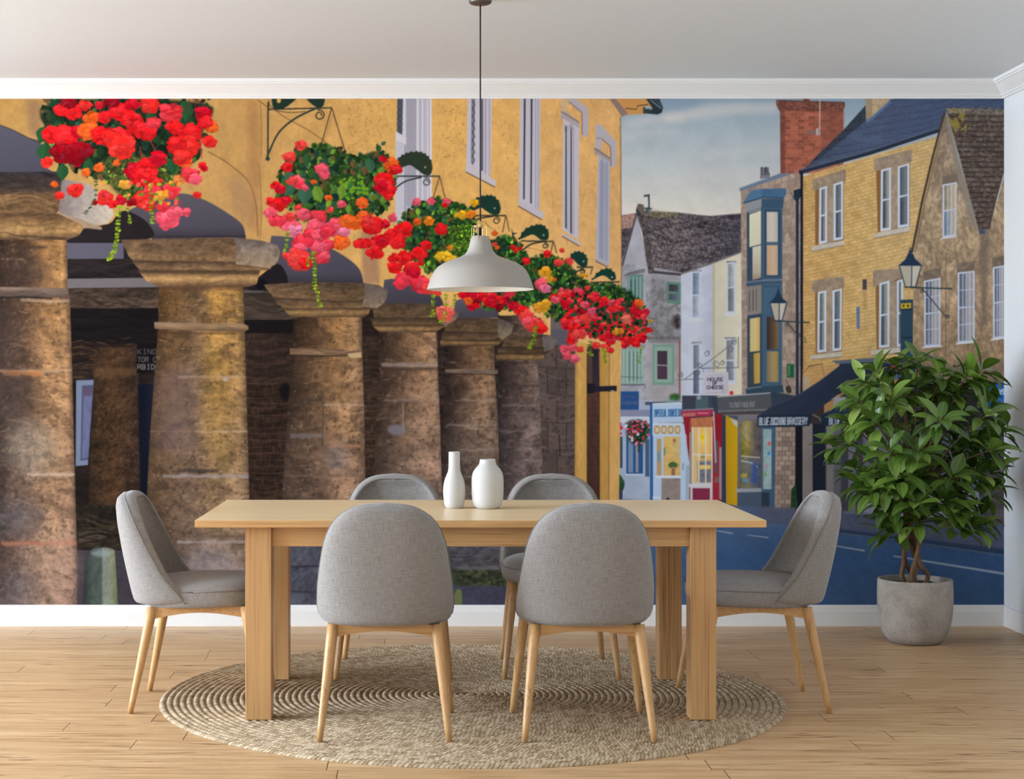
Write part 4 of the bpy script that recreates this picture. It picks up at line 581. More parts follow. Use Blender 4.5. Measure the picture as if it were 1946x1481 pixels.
def paint_flowers(P):
    irn = (40, 46, 42)
    # brackets, beasts and chains
    P.line([(511, 192), (511, 208), (631, 205)], 2.6, irn); P.line([(509.5, 195), (509, 304)], 3, irn); P.line(smooth([(506, 304), (512, 288), (530, 252), (560, 226), (596, 208), (606, 206)], 8, False), 3.6, (44, 56, 50)); scroll(P, 607, 219, 10, 2.4, irn, a0=-1.9); P.ell(509, 302, 4, 4, (36, 54, 56)); P.line([(490, 190), (512, 206)], 1.5, (90, 60, 50)); P.line(smooth([(522, 210), (552, 214), (580, 212)], 5, False), 1.6, (70, 60, 50))
    P.fill(smooth([(516, 186), (519, 204), (530, 208), (545, 203), (566, 186)], 4, False), (32, 50, 40)); P.fill(smooth([(580, 186), (590, 196), (602, 204), (614, 202), (618, 186)], 4, False), (32, 50, 40)); P.ell(530, 191, 4, 5, (206, 160, 90))
    for a, b in [((630, 206), (604, 298)), ((631, 206), (658, 296))]:
        P.line([a, b], 2, (74, 52, 44)); P.line([(a[0] + 2, a[1] + 12), (b[0] + 2, b[1])], 1, (110, 80, 60), alpha=.6)
    def bracket(top, bot, eye, bar, arc, sc, chains, col=(28, 50, 38)):
        P.line(bar, 2.6, irn); P.line(smooth(arc, 8, False), 2.8, irn); scroll(P, sc[0], sc[1], sc[2], 2, irn, a0=-1.9)
        beast(P, top, bot, col, eye)
        for a, b in chains: P.line([a, b], 1.8, (84, 56, 50))
    bracket([(750, 310), (762, 297), (778, 290), (798, 289), (812, 296), (821, 309)], [(822, 320), (818, 332), (806, 332), (793, 323), (779, 314), (764, 319), (750, 325)], (808, 318), [(752, 335), (836, 335)], [(746, 362), (770, 345), (801, 337)], (810, 346, 8), [((835, 336), (819, 392)), ((836, 336), (847, 382))], (44, 54, 40))
    bracket([(892, 396), (904, 378), (923, 372), (938, 373), (950, 386)], [(952, 396), (948, 407), (936, 408), (922, 400), (914, 395), (898, 402)], (940, 396), [(900, 410), (962, 410)], [(888, 430), (910, 416), (938, 411)], (943, 419, 7.5), [((961, 411), (955, 442)), ((962, 411), (968, 440))], (26, 56, 46))
    bracket([(985, 456), (997, 437), (1017, 428), (1033, 429), (1043, 441)], [(1043, 450), (1040, 456), (1028, 456), (1020, 450), (1011, 446), (996, 452)], (1033, 447), [(990, 458), (1052, 459)], [(994, 475), (1010, 464), (1036, 459)], (1036, 467, 6), [((1051, 460), (1046, 484)), ((1052, 460), (1058, 482))], (28, 56, 44))
    P.fill(smooth([(972, 432), (975, 442), (984, 443), (976, 447), (980, 453), (974, 452), (973, 444)], 3), (36, 60, 60))
    bracket([(1084, 484), (1098, 478), (1112, 484), (1117, 496)], [(1116, 504), (1111, 508), (1100, 504), (1090, 494), (1084, 492)], (1109, 497), [(1096, 508), (1127, 508)], [(1090, 520), (1108, 510)], (1107, 516, 5), [((1126, 509), (1122, 522))], (24, 58, 50))
    bracket([(1124, 533), (1140, 515), (1158, 511), (1170, 522)], [(1171, 530), (1163, 534), (1152, 526), (1144, 524), (1134, 528)], (1163, 527), [(1122, 537), (1178, 536)], [(1128, 548), (1150, 538)], (1164, 544, 5), [], (22, 58, 48))
    dg = [(24, 52, 30), (34, 66, 34), (20, 40, 28), (46, 80, 36), (30, 58, 44)]
    # first basket, cropped by the top of the print
    foliage(P, [(82, 186), (400, 186), (404, 240), (380, 300), (340, 330), (260, 345), (190, 342), (130, 320), (96, 300), (78, 255)], 260, 18, 34, dg, (24, 40, 26))
    foliage(P, [(190, 300), (350, 300), (330, 370), (260, 392), (210, 360)], 90, 8, 16, [(90, 120, 40), (60, 90, 36), (120, 140, 60), (36, 60, 30)], (60, 70, 34))
    for x, y, L, a in [(88, 270, 40, 1.7), (120, 310, 34, 1.6), (325, 300, 34, 1.4), (90, 240, 36, 2.0), (340, 200, 36, 1.5), (350, 190, 40, 1.4), (280, 212, 26, .9), (170, 300, 40, 1.7)]: leaf(P, x, y, L, a, (32, 72, 40))
    big = [(118, 208, 15, 0), (140, 212, 17, 0), (162, 200, 12, 3), (172, 222, 15, 4), (200, 222, 14, 0), (230, 212, 20, 0), (252, 230, 20, 0), (284, 198, 19, 3), (325, 212, 22, 7), (386, 214, 16, 1), (402, 242, 12, 4), (390, 232, 14, 0), (100, 256, 18, 0), (126, 258, 24, 0), (150, 250, 14, 1), (168, 248, 20, 4), (196, 256, 22, 0), (230, 266, 26, 0), (215, 262, 18, 3), (232, 280, 24, 3), (276, 250, 20, 0), (292, 234, 14, 7), (332, 242, 17, 0), (360, 252, 21, 0), (356, 276, 24, 3), (334, 274, 19, 0), (398, 268, 14, 3), (120, 290, 22, 8), (146, 292, 24, 8), (165, 285, 14, 8), (89, 308, 12, 3), (262, 325, 22, 1), (282, 316, 20, 0), (272, 334, 23, 0), (300, 302, 18, 1), (352, 306, 14, 4), (346, 300, 16, 3), (362, 332, 17, 7), (372, 340, 12, 2), (322, 352, 10, 5), (340, 342, 11, 6), (238, 350, 12, 5), (188, 318, 10, 4), (164, 328, 9, 4), (142, 362, 14, 3), (150, 356, 9, 3), (113, 371, 9, 3), (104, 350, 7, 4), (200, 376, 16, 3), (196, 368, 9, 7), (230, 380, 11, 1), (270, 378, 19, 3), (282, 388, 16, 3), (292, 362, 18, 7), (324, 364, 16, 7), (308, 372, 12, 5), (318, 414, 22, 2), (334, 404, 15, 2), (354, 403, 10, 2), (375, 370, 8, 3), (385, 315, 8, 0), (388, 320, 7, 1), (250, 198, 14, 1), (190, 200, 9, 1), (212, 192, 14, 8), (130, 192, 16, 8), (222, 310, 7, 4), (180, 385, 6, 8), (215, 388, 9, 0), (250, 385, 9, 8), (310, 392, 12, 7), (300, 345, 10, 3)]
    pal = [RED, CRIM, PINK, (226, 40, 34), ORG, (222, 150, 50), (220, 120, 60), (226, 48, 58), DRED]
    for x, y, r_, k in big: flower(P, x, y, r_, pal[k])
    for x, y in scatter(P, [(110, 340), (360, 340), (330, 400), (280, 400), (200, 380)], 26): P.fill(blob(P.r, x, y, 4, 3.4, 7), [(150, 170, 50), (222, 140, 50), (224, 80, 70), (90, 120, 40)][P.r.integers(4)])
    for a, b in [((130, 192), (112, 206)), ((196, 190), (190, 214)), ((219, 192), (202, 214)), ((286, 268), (296, 288)), ((266, 278), (269, 300)), ((309, 385), (311, 405)), ((343, 380), (348, 396)), ((378, 270), (384, 302))]: P.line([a, b], 1.6, (176, 40, 50))
    for x in (385, 372, 360): P.line([(x, 188), (x - 3, 215)], 1.4, (130, 20, 60))
    vine(P, [(228, 392), (224, 425), (222, 455), (216, 478), (207, 494)], 20, 4.4); vine(P, [(242, 396), (246, 415), (246, 424)], 6, 3.4); vine(P, [(286, 350), (287, 390), (290, 424)], 12, 3.6); vine(P, [(182, 345), (180, 380), (162, 406)], 9, 3, (50, 70, 34))
    # second basket
    foliage(P, [(548, 300), (566, 280), (600, 274), (640, 276), (668, 296), (690, 292), (722, 282), (742, 300), (752, 330), (748, 372), (728, 400), (700, 416), (660, 418), (620, 428), (585, 420), (545, 400), (528, 372), (528, 335)], 420, 12, 30, [(40, 82, 34), (56, 98, 36), (30, 62, 34), (76, 112, 38), (28, 58, 44), (90, 124, 40), (46, 74, 56)], (26, 46, 26))
    for x, y, L, a in [(722, 290, 18, -1.9), (724, 276, 12, -.6), (585, 290, 26, 1.7), (560, 330, 26, 2.6), (700, 300, 30, 1.3), (580, 350, 40, 1.6), (598, 352, 36, 1.2), (650, 350, 30, 1.6), (690, 350, 30, 1.8), (560, 352, 30, 2.3), (728, 316, 22, 1.9)]: leaf(P, x, y, L, a, [(96, 128, 44), (52, 88, 66), (42, 76, 44)][P.r.integers(3)])
    for x, y in scatter(P, [(640, 340), (690, 335), (700, 370), (660, 380)], 40): P.fill(blob(P.r, x, y, 3.4, 2.6, 6), (104, 150, 30))
    pk2 = [RED, CRIM, PINK, CORAL, ORG, (232, 120, 150), (226, 50, 66)]
    for x, y, r_, k in [(571, 276, 11, 3), (550, 298, 12, 3), (545, 318, 11, 0), (523, 352, 9, 0), (533, 360, 10, 1), (516, 384, 10, 0), (530, 388, 15, 0), (545, 380, 10, 1), (514, 404, 12, 2), (524, 418, 13, 6), (540, 420, 15, 6), (556, 432, 17, 2), (552, 412, 10, 3), (577, 407, 14, 2), (560, 437, 14, 5), (606, 412, 15, 6), (600, 430, 17, 2), (590, 445, 14, 6), (608, 448, 16, 2), (640, 432, 20, 2), (622, 440, 15, 6), (655, 440, 12, 5), (660, 420, 15, 4), (675, 424, 15, 4), (692, 418, 18, 4), (708, 428, 20, 0), (700, 416, 10, 3), (650, 460, 15, 4), (644, 466, 10, 4), (620, 466, 14, 6), (605, 468, 15, 2), (575, 460, 18, 6), (572, 472, 13, 2), (560, 478, 10, 3), (570, 494, 22, 3), (560, 490, 14, 3), (580, 500, 13, 0), (612, 490, 14, 6), (618, 484, 9, 2), (545, 486, 8, 3), (730, 342, 18, 0), (736, 360, 16, 0), (724, 354, 12, 1), (742, 312, 15, 4), (752, 322, 12, 0), (728, 302, 8, 1), (688, 386, 12, 4), (650, 387, 9, 2), (612, 322, 13, 2), (616, 332, 10, 2), (566, 346, 12, 2), (570, 352, 9, 6), (556, 343, 11, 3), (580, 357, 7, 2), (624, 376, 7, 4), (596, 346, 6, 4), (566, 394, 7, 3), (628, 398, 7, 3), (685, 463, 13, 0), (698, 462, 11, 0), (720, 460, 16, 0), (712, 480, 15, 0), (728, 456, 13, 1), (742, 446, 13, 0), (738, 374, 8, 0), (732, 426, 9, 1)]: flower(P, x, y, r_, pk2[k])
    vine(P, [(596, 480), (598, 505), (598, 530), (602, 555), (609, 582)], 17, 4.2); vine(P, [(548, 440), (544, 465), (540, 478)], 7, 3.6); vine(P, [(586, 490), (585, 505)], 4, 3.6)
    # third basket
    foliage(P, [(770, 400), (800, 380), (830, 374), (860, 384), (890, 392), (905, 420), (906, 460), (900, 500), (880, 520), (850, 530), (815, 520), (790, 500), (764, 470), (756, 430)], 420, 9, 22, [(40, 86, 34), (60, 104, 34), (30, 66, 36), (80, 118, 36), (30, 62, 44)], (28, 48, 26)); foliage(P, [(850, 430), (895, 425), (905, 470), (890, 495), (860, 490)], 260, 4, 7, [(110, 160, 34), (70, 120, 30), (130, 176, 40), (50, 90, 30)], (40, 70, 26))
    for x, y, r_, k in [(768, 436, 18, 0), (756, 460, 15, 0), (768, 490, 15, 0), (782, 510, 15, 0), (796, 482, 15, 0), (810, 466, 11, 0), (838, 436, 12, 0), (750, 508, 13, 0), (748, 490, 11, 0), (745, 414, 9, 2), (768, 530, 16, 6), (800, 540, 18, 6), (786, 518, 13, 1), (793, 421, 8, 4), (815, 419, 10, 7), (838, 486, 11, 8), (850, 488, 10, 8), (858, 494, 10, 8), (880, 408, 10, 8), (868, 408, 6, 8), (894, 406, 9, 7), (901, 386, 8, 8), (820, 382, 8, 2), (848, 384, 9, 2), (792, 384, 8, 2), (845, 390, 6, 0), (760, 540, 12, 6), (815, 548, 12, 3), (830, 555, 9, 3), (800, 500, 6, 0), (855, 470, 6, 7)]: flower(P, x, y, r_, [RED, CRIM, PINK, CORAL, ORG, (232, 120, 150), (226, 50, 66), (236, 128, 30), (236, 176, 34)][k])
    # baskets hidden by and beyond the lamp shade
    foliage(P, [(935, 452), (955, 444), (985, 455), (1000, 480), (1020, 500), (1030, 540), (1025, 580), (990, 590), (930, 590), (890, 570), (900, 500)], 420, 8, 18, [(40, 92, 34), (60, 112, 34), (30, 70, 36), (84, 128, 36), (34, 72, 52)], (28, 50, 26))
    foliage(P, [(1000, 490), (1040, 482), (1076, 492), (1090, 515), (1120, 536), (1170, 540), (1206, 556), (1226, 580), (1230, 620), (1210, 640), (1150, 640), (1090, 626), (1040, 600), (1005, 570)], 600, 7, 16, [(36, 86, 34), (54, 104, 34), (26, 62, 34), (74, 118, 36), (30, 66, 48)], (28, 44, 26))
    def many(poly, n, r0, r1, cols):
        pts = scatter(P, poly, n); pts.sort(key=lambda q: q[1])
        for x, y in pts: flower(P, x, y, P.r.uniform(r0, r1), cols[P.r.integers(len(cols))])
    many([(866, 556), (970, 556), (968, 572), (900, 584), (872, 574)], 22, 6, 10, [RED, CRIM, (226, 50, 66), MAG]); many([(900, 566), (965, 566), (960, 586), (905, 584)], 14, 5, 8, [CRIM, DRED, RED])
    for x, y, r_, c in [(846, 596, 17, (240, 92, 78)), (838, 590, 10, (244, 110, 90)), (890, 572, 8, ORG), (936, 570, 9, CRIM), (990, 590, 13, RED), (1000, 600, 14, CORAL), (975, 580, 10, CRIM), (1004, 612, 12, PINK), (1020, 612, 12, CORAL), (1028, 624, 12, RED), (1008, 622, 9, CORAL), (1000, 496, 8, RED), (980, 476, 5, RED), (975, 470, 6, RED), (988, 472, 5, RED), (945, 470, 5, ORG), (940, 464, 5, CORAL), (940, 444, 6, ORG), (1040, 482, 8, RED), (1062, 498, 9, CORAL), (1082, 496, 8, CORAL), (1068, 476, 5, CORAL), (1036, 518, 12, YEL), (1044, 530, 9, YEL), (1032, 530, 7, (238, 150, 70)), (1028, 540, 12, PINK), (1036, 548, 10, (236, 110, 140)), (1054, 531, 4, ORG), (1105, 523, 5, YEL), (1114, 524, 4.5, YEL), (1030, 582, 14, YEL), (1038, 576, 9, YEL), (1022, 588, 8, (222, 140, 40)), (1066, 552, 6, PINK), (1116, 547, 6, CORAL), (1074, 664, 10, PINK), (1090, 660, 8, PINK), (1093, 682, 10, (228, 90, 110)), (1076, 675, 9, PINK), (1102, 664, 7, CORAL), (1160, 666, 7, RED), (1152, 659, 9, CORAL), (1132, 656, 8, CORAL)]: flower(P, x, y, r_, c)
    many([(1050, 560), (1100, 552), (1150, 560), (1200, 572), (1232, 590), (1238, 630), (1226, 650), (1180, 656), (1130, 640), (1080, 630), (1056, 600)], 150, 5.5, 10, [RED, CRIM, RED, (226, 40, 60), CORAL, PINK])
    many([(1140, 600), (1220, 590), (1236, 640), (1200, 660), (1140, 650)], 50, 5, 9, [RED, CRIM, RED, CORAL]); many([(1070, 600), (1110, 610), (1120, 640), (1080, 650)], 22, 6, 9, [CORAL, PINK, RED]); many([(1060, 570), (1100, 600), (1160, 640), (1130, 600)], 10, 6, 9, [CRIM])
    for x, y in scatter(P, [(1060, 560), (1200, 575), (1225, 640), (1120, 640)], 120): leaf(P, x, y, P.r.uniform(5, 12), P.r.uniform(0, 6), np.array(dg[P.r.integers(5)]) * P.r.uniform(.6, 1.3))
    for x, y, r_, c in [(1214, 576, 9, ORG), (1190, 606, 10, (236, 110, 90)), (1170, 630, 7, YEL), (1180, 628, 6, (226, 130, 40)), (1110, 578, 8, PINK), (1120, 600, 9, PINK), (1125, 590, 8, (232, 80, 110)), (1236, 610, 4, YEL), (1098, 634, 12, CORAL), (1112, 606, 12, CORAL), (1160, 575, 6, PINK)]: flower(P, x, y, r_, c)
    vine(P, [(1018, 622), (1014, 645), (1006, 662)], 10, 4); vine(P, [(1122, 650), (1120, 668), (1124, 676)], 6, 3.6, (120, 140, 40)); vine(P, [(1148, 664), (1150, 690)], 8, 3.4); vine(P, [(848, 560), (846, 600), (836, 612)], 8, 3.4); vine(P, [(824, 560), (822, 600)], 10, 3.2); vine(P, [(866, 560), (862, 582)], 5, 3); vine(P, [(1218, 662), (1214, 690)], 6, 2.6)

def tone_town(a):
    a = 255 * (np.clip(a, 0, 255) / 255) ** .86 * 1.03; g = a.mean(-1, keepdims=True); return np.clip(g + (a - g) * .93, 0, 252)      # town colours lifted to offset the dimmer room light on that side

def paint_mural():
    P = Print(); P.a[:] = (52, 46, 48)
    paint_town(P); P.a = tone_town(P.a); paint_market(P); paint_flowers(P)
    # the print is a slightly soft enlargement
    P.a = P.a * .75 + P.boxblur(P.a, 1) * .25
    return P.a
# ---------------------------------------------------------------- the room
import bpy, bmesh, random
from mathutils import Vector, Matrix
random.seed(4)
SC = bpy.context.scene; COL = SC.collection
F, CX, CY, HC, DW = 3148.0, 800.0, 715.0, 1.2776, 8.476      # focal length in px, principal point, eye height, distance to the mural wall
XR, XL, YB, ZC = 2.983, -7.0, -9.6, 2.787                     # right wall, left wall, rear wall, ceiling
def at(px, py, D): return Vector(((px - CX) * D / F, D - DW, HC - (py - CY) * D / F))
def lin(c):
    c = c / 255.0
    return c / 12.92 if c <= .04045 else ((c + .055) / 1.055) ** 2.4
def rgb(r, g, b): return (lin(r), lin(g), lin(b), 1)

# ---- materials
def new_mat(name):
    m = bpy.data.materials.new(name); m.use_nodes = True
    nt = m.node_tree; b = nt.nodes['Principled BSDF']
    return m, nt, b
class NB:
    """small helper to chain nodes"""
    def __init__(s, nt): s.nt = nt
    def n(s, t, **k):
        q = s.nt.nodes.new(t)
        for a, v in k.items(): setattr(q, a, v)
        return q
    def l(s, a, b): s.nt.links.new(a, b)
    def val(s, sock, v):
        if isinstance(v, bpy.types.NodeSocket): s.l(v, sock)
        else: sock.default_value = v
    def math(s, op, a, b=0.0, c=0.0):
        q = s.n('ShaderNodeMath', operation=op)
        for i, v in enumerate((a, b, c)): s.val(q.inputs[i], v)
        return q.outputs[0]
    def coords(s, scale=(1, 1, 1), kind='Object'):
        t = s.n('ShaderNodeTexCoord'); m = s.n('ShaderNodeMapping'); m.inputs['Scale'].default_value = scale
        s.l(t.outputs[kind], m.inputs['Vector']); return m.outputs[0]
    def noise(s, vec, scale, detail=4, rough=.55, dist=0):
        q = s.n('ShaderNodeTexNoise'); q.inputs['Scale'].default_value = scale; q.inputs['Detail'].default_value = detail
        q.inputs['Roughness'].default_value = rough; q.inputs['Distortion'].default_value = dist
        s.l(vec, q.inputs['Vector']); return q.outputs['Fac']
    def ramp(s, fac, stops):
        q = s.n('ShaderNodeValToRGB'); e = q.color_ramp.elements
        while len(e) < len(stops): e.new(.5)
        for i, (p, c) in enumerate(stops): e[i].position = p; e[i].color = c if len(c) == 4 else (*c, 1)
        s.val(q.inputs[0], fac); return q.outputs[0]
    def mix(s, fac, a, b, mode='MIX'):
        q = s.n('ShaderNodeMix', data_type='RGBA', blend_type=mode)
        s.val(q.inputs[0], fac); s.val(q.inputs[6], a); s.val(q.inputs[7], b); return q.outputs[2]
    def bump(s, h, strength=.3, dist=.002):
        q = s.n('ShaderNodeBump'); q.inputs['Strength'].default_value = strength; q.inputs['Distance'].default_value = dist
        s.l(h, q.inputs['Height']); return q.outputs[0]
def plain(name, col, rough=.6, metal=0, var=.05, scale=30, bump=.1):
    m, nt, b = new_mat(name); k = NB(nt); v = k.coords()
    n = k.noise(v, scale, 4)
    lo = [c * (1 - var) for c in col[:3]]; hi = [min(1, c * (1 + var)) for c in col[:3]]
    k.l(k.ramp(n, [(.25, lo), (.75, hi)]), b.inputs['Base Color'])
    b.inputs['Roughness'].default_value = rough; b.inputs['Metallic'].default_value = metal
    if bump: k.l(k.bump(n, bump, .001), b.inputs['Normal'])
    return m
def oak(name, axis, base, dark, rough=.42, fine=1.0):
    m, nt, b = new_mat(name); k = NB(nt)
    sc = [48, 48, 48]; sc[axis] = 1.1
    v = k.coords(tuple(sc)); a = k.noise(v, 1.0, 5, .6, .6)
    sc2 = [240 * fine] * 3; sc2[axis] = 2.2
    c = k.noise(k.coords(tuple(sc2)), 1.0, 3, .6)
    sc3 = [6, 6, 6]; sc3[axis] = .5
    d = k.noise(k.coords(tuple(sc3)), 1.0, 3)
    f = k.math('ADD', k.math('MULTIPLY', a, .34), k.math('MULTIPLY', c, .54)); f = k.math('ADD', f, k.math('MULTIPLY', d, .12))
    hi = [min(1, x * 1.12) for x in base[:3]]
    k.l(k.ramp(f, [(.36, dark[:3]), (.47, base[:3]), (.62, hi)]), b.inputs['Base Color'])
    b.inputs['Roughness'].default_value = rough; k.l(k.bump(f, .18, .0015), b.inputs['Normal'])
    return m
M = {}
M['wall'] = plain('white_wall_paint', rgb(226, 226, 224), .75, var=.012, scale=60, bump=.03)
M['ceil'] = plain('white_ceiling_paint', rgb(223, 228, 231), .8, var=.012, scale=40, bump=.03)
M['trim'] = plain('white_trim_paint', rgb(232, 230, 226), .4, var=.01, scale=20, bump=0)
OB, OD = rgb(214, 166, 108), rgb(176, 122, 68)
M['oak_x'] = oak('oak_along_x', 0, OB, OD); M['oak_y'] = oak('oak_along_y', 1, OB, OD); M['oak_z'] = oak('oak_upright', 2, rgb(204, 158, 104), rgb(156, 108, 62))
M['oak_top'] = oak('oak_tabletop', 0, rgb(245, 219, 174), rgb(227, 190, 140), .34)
M['beech'] = oak('chair_beech', 2, rgb(202, 158, 104), rgb(170, 122, 72), .4)
M['beech_x'] = oak('chair_beech_rail', 0, rgb(198, 152, 98), rgb(162, 114, 66), .4)
def fabric():
    m, nt, b = new_mat('grey_woven_fabric'); k = NB(nt)
    t = k.n('ShaderNodeTexCoord'); sep = k.n('ShaderNodeSeparateXYZ'); k.l(t.outputs['UV'], sep.inputs[0])
    u, v = sep.outputs[0], sep.outputs[1]
    P_ = 2 * math.pi / .0034
    wu = k.math('SINE', k.math('MULTIPLY', u, P_)); wv = k.math('SINE', k.math('MULTIPLY', v, P_))
    w = k.math('MULTIPLY', wu, wv)
    mp = k.n('ShaderNodeMapping'); mp.inputs['Scale'].default_value = (300, 26, 1); k.l(t.outputs['UV'], mp.inputs['Vector']); na = k.noise(mp.outputs[0], 1, 3, .7)
    mq = k.n('ShaderNodeMapping'); mq.inputs['Scale'].default_value = (26, 300, 1); k.l(t.outputs['UV'], mq.inputs['Vector']); nb = k.noise(mq.outputs[0], 1, 3, .7)
    ncoarse = k.noise(t.outputs['UV'], 260, 3, .7)
    f = k.math('ADD', k.math('MULTIPLY', k.math('ADD', na, nb), .30), k.math('MULTIPLY', ncoarse, .34)); f = k.math('ADD', f, k.math('MULTIPLY', w, .05))
    k.l(k.ramp(f, [(.34, rgb(118, 113, 108)), (.48, rgb(148, 143, 138)), (.62, rgb(172, 167, 161))]), b.inputs['Base Color'])
    b.inputs['Roughness'].default_value = .95; b.inputs['Specular IOR Level'].default_value = .15
    b.inputs['Sheen Weight'].default_value = .25; b.inputs['Sheen Roughness'].default_value = .5
    k.l(k.bump(f, .35, .0012), b.inputs['Normal']); return m
M['fabric'] = fabric()
M['piping'] = plain('grey_piping', rgb(132, 127, 121), .9, var=.1, scale=300)
def floor_mat():
    m, nt, b = new_mat('oak_floor_boards'); k = NB(nt)
    t = k.n('ShaderNodeTexCoord'); sep = k.n('ShaderNodeSeparateXYZ'); k.l(t.outputs['Object'], sep.inputs[0]); x, y = sep.outputs[0], sep.outputs[1]
    PWID, PLEN = .148, 1.25
    yr = k.math('DIVIDE', y, PWID); row = k.math('FLOOR', yr); fy = k.math('FRACT', yr)
    wn = k.n('ShaderNodeTexWhiteNoise', noise_dimensions='1D'); k.l(row, wn.inputs['W'])
    xr = k.math('ADD', k.math('DIVIDE', x, PLEN), k.math('MULTIPLY', wn.outputs['Value'], 7.3)); colm = k.math('FLOOR', xr); fx = k.math('FRACT', xr)
    cmb = k.n('ShaderNodeCombineXYZ'); k.l(row, cmb.inputs[0]); k.l(colm, cmb.inputs[1])
    wn2 = k.n('ShaderNodeTexWhiteNoise', noise_dimensions='2D'); k.l(cmb.outputs[0], wn2.inputs['Vector']); rnd = wn2.outputs['Value']
    off = k.math('MULTIPLY', rnd, 37.0)
    cv = k.n('ShaderNodeCombineXYZ'); k.l(k.math('MULTIPLY', x, 1.0), cv.inputs[0]); k.l(k.math('MULTIPLY', y, 14.0), cv.inputs[1]); k.l(off, cv.inputs[2])
    g1 = k.noise(cv.outputs[0], 2.2, 5, .6, .8)
    cv2 = k.n('ShaderNodeCombineXYZ'); k.l(k.math('MULTIPLY', x, 2.0), cv2.inputs[0]); k.l(k.math('MULTIPLY', y, 90.0), cv2.inputs[1]); k.l(off, cv2.inputs[2])
    g2 = k.noise(cv2.outputs[0], 1.6, 4, .65, .2)
    cv3 = k.n('ShaderNodeCombineXYZ'); k.l(k.math('MULTIPLY', x, 1.1), cv3.inputs[0]); k.l(k.math('MULTIPLY', y, 9.0), cv3.inputs[1]); k.l(off, cv3.inputs[2])
    g3 = k.noise(cv3.outputs[0], 3.0, 2, .5, 1.2)
    f = k.math('ADD', k.math('MULTIPLY', g1, .5), k.math('MULTIPLY', g2, .5))
    c = k.ramp(f, [(.32, rgb(146, 104, 62)), (.45, rgb(206, 165, 117)), (.62, rgb(232, 197, 151))])
    c = k.mix(k.math('MULTIPLY', k.math('GREATER_THAN', rnd, .5), .14), c, rgb(176, 128, 82), 'MIX')
    knot = k.ramp(g3, [(.62, (0, 0, 0)), (.74, (1, 1, 1))])
    c = k.mix(k.math('MULTIPLY', knot, .75), c, rgb(98, 64, 38))
    ex = k.math('LESS_THAN', k.math('ABSOLUTE', k.math('SUBTRACT', fx, .5)), .4988); ey = k.math('LESS_THAN', k.math('ABSOLUTE', k.math('SUBTRACT', fy, .5)), .4945)
    c = k.mix(k.math('SUBTRACT', 1.0, ey), c, rgb(146, 104, 66)); c = k.mix(k.math('SUBTRACT', 1.0, ex), c, rgb(70, 46, 28))
    k.l(c, b.inputs['Base Color'])
    rr = k.math('ADD', .34, k.math('MULTIPLY', g2, .16)); k.l(rr, b.inputs['Roughness']); b.inputs['Specular IOR Level'].default_value = .5
    h = k.math('ADD', k.math('MULTIPLY', k.math('MULTIPLY', ex, ey), 1.0), k.math('MULTIPLY', g2, .12)); k.l(k.bump(h, .25, .0015), b.inputs['Normal'])
    return m
M['floor'] = floor_mat()
RP, RN = .0256, 48
def rug_mat():
    m, nt, b = new_mat('braided_jute'); k = NB(nt)
    t = k.n('ShaderNodeTexCoord'); sep = k.n('ShaderNodeSeparateXYZ'); k.l(t.outputs['Object'], sep.inputs[0]); x, y = sep.outputs[0], sep.outputs[1]
    r = k.math('SQRT', k.math('ADD', k.math('MULTIPLY', x, x), k.math('MULTIPLY', y, y))); th = k.math('ARCTAN2', y, x)
    rr = k.math('DIVIDE', r, RP); ring = k.math('FLOOR', rr); fr = k.math('FRACT', rr)
    arc = k.math('MULTIPLY', th, k.math('MULTIPLY', k.math('ADD', ring, .5), RP))
    side = k.math('ABSOLUTE', k.math('SUBTRACT', fr, .5))
    wr = k.n('ShaderNodeTexWhiteNoise', noise_dimensions='1D'); k.l(ring, wr.inputs['W'])
    sg = k.math('ADD', k.math('DIVIDE', arc, .017), k.math('ADD', k.math('MULTIPLY', side, 1.5), k.math('MULTIPLY', wr.outputs['Value'], 9.0)))
    sg = k.math('ADD', sg, k.math('MULTIPLY', k.noise(t.outputs['Object'], 30, 2, .6), 1.6)); seg = k.math('FLOOR', sg); fs = k.math('FRACT', sg)
    cb = k.n('ShaderNodeCombineXYZ'); k.l(ring, cb.inputs[0]); k.l(seg, cb.inputs[1]); ws = k.n('ShaderNodeTexWhiteNoise', noise_dimensions='2D'); k.l(cb.outputs[0], ws.inputs['Vector'])
    hump = k.math('SINE', k.math('MULTIPLY', fs, math.pi))
    nz = k.noise(t.outputs['Object'], 300, 3, .7)
    f = k.math('ADD', k.math('MULTIPLY', k.math('POWER', hump, .5), .22), k.math('ADD', k.math('MULTIPLY', nz, .50), k.math('MULTIPLY', ws.outputs['Value'], .16)))
    c = k.ramp(f, [(.28, rgb(78, 58, 38)), (.42, rgb(160, 134, 102)), (.54, rgb(204, 182, 150)), (.68, rgb(236, 220, 192))])
    k.l(c, b.inputs['Base Color']); b.inputs['Roughness'].default_value = .95; b.inputs['Specular IOR Level'].default_value = .1
    k.l(k.bump(f, .9, .004), b.inputs['Normal']); return m
M['rug'] = rug_mat()
M['ceramic'] = plain('chalky_white_ceramic', rgb(208, 204, 198), .6, var=.025, scale=25, bump=.12)
M['shade'] = plain('matte_greige_enamel', rgb(172, 166, 157), .42, var=.01, scale=20, bump=0)
M['shade_in'] = plain('white_inner_enamel', rgb(240, 238, 232), .5, var=.01, scale=20, bump=0)
M['brass'] = plain('brushed_brass', (.78, .58, .26, 1), .28, 1, .05, 60, .03)
M['black'] = plain('black_cord', rgb(22, 18, 16), .6, var=.1, scale=80, bump=.05)
M['canopy'] = plain('bronze_grey_metal', rgb(104, 94, 88), .4, .6, .05, 40, .03)
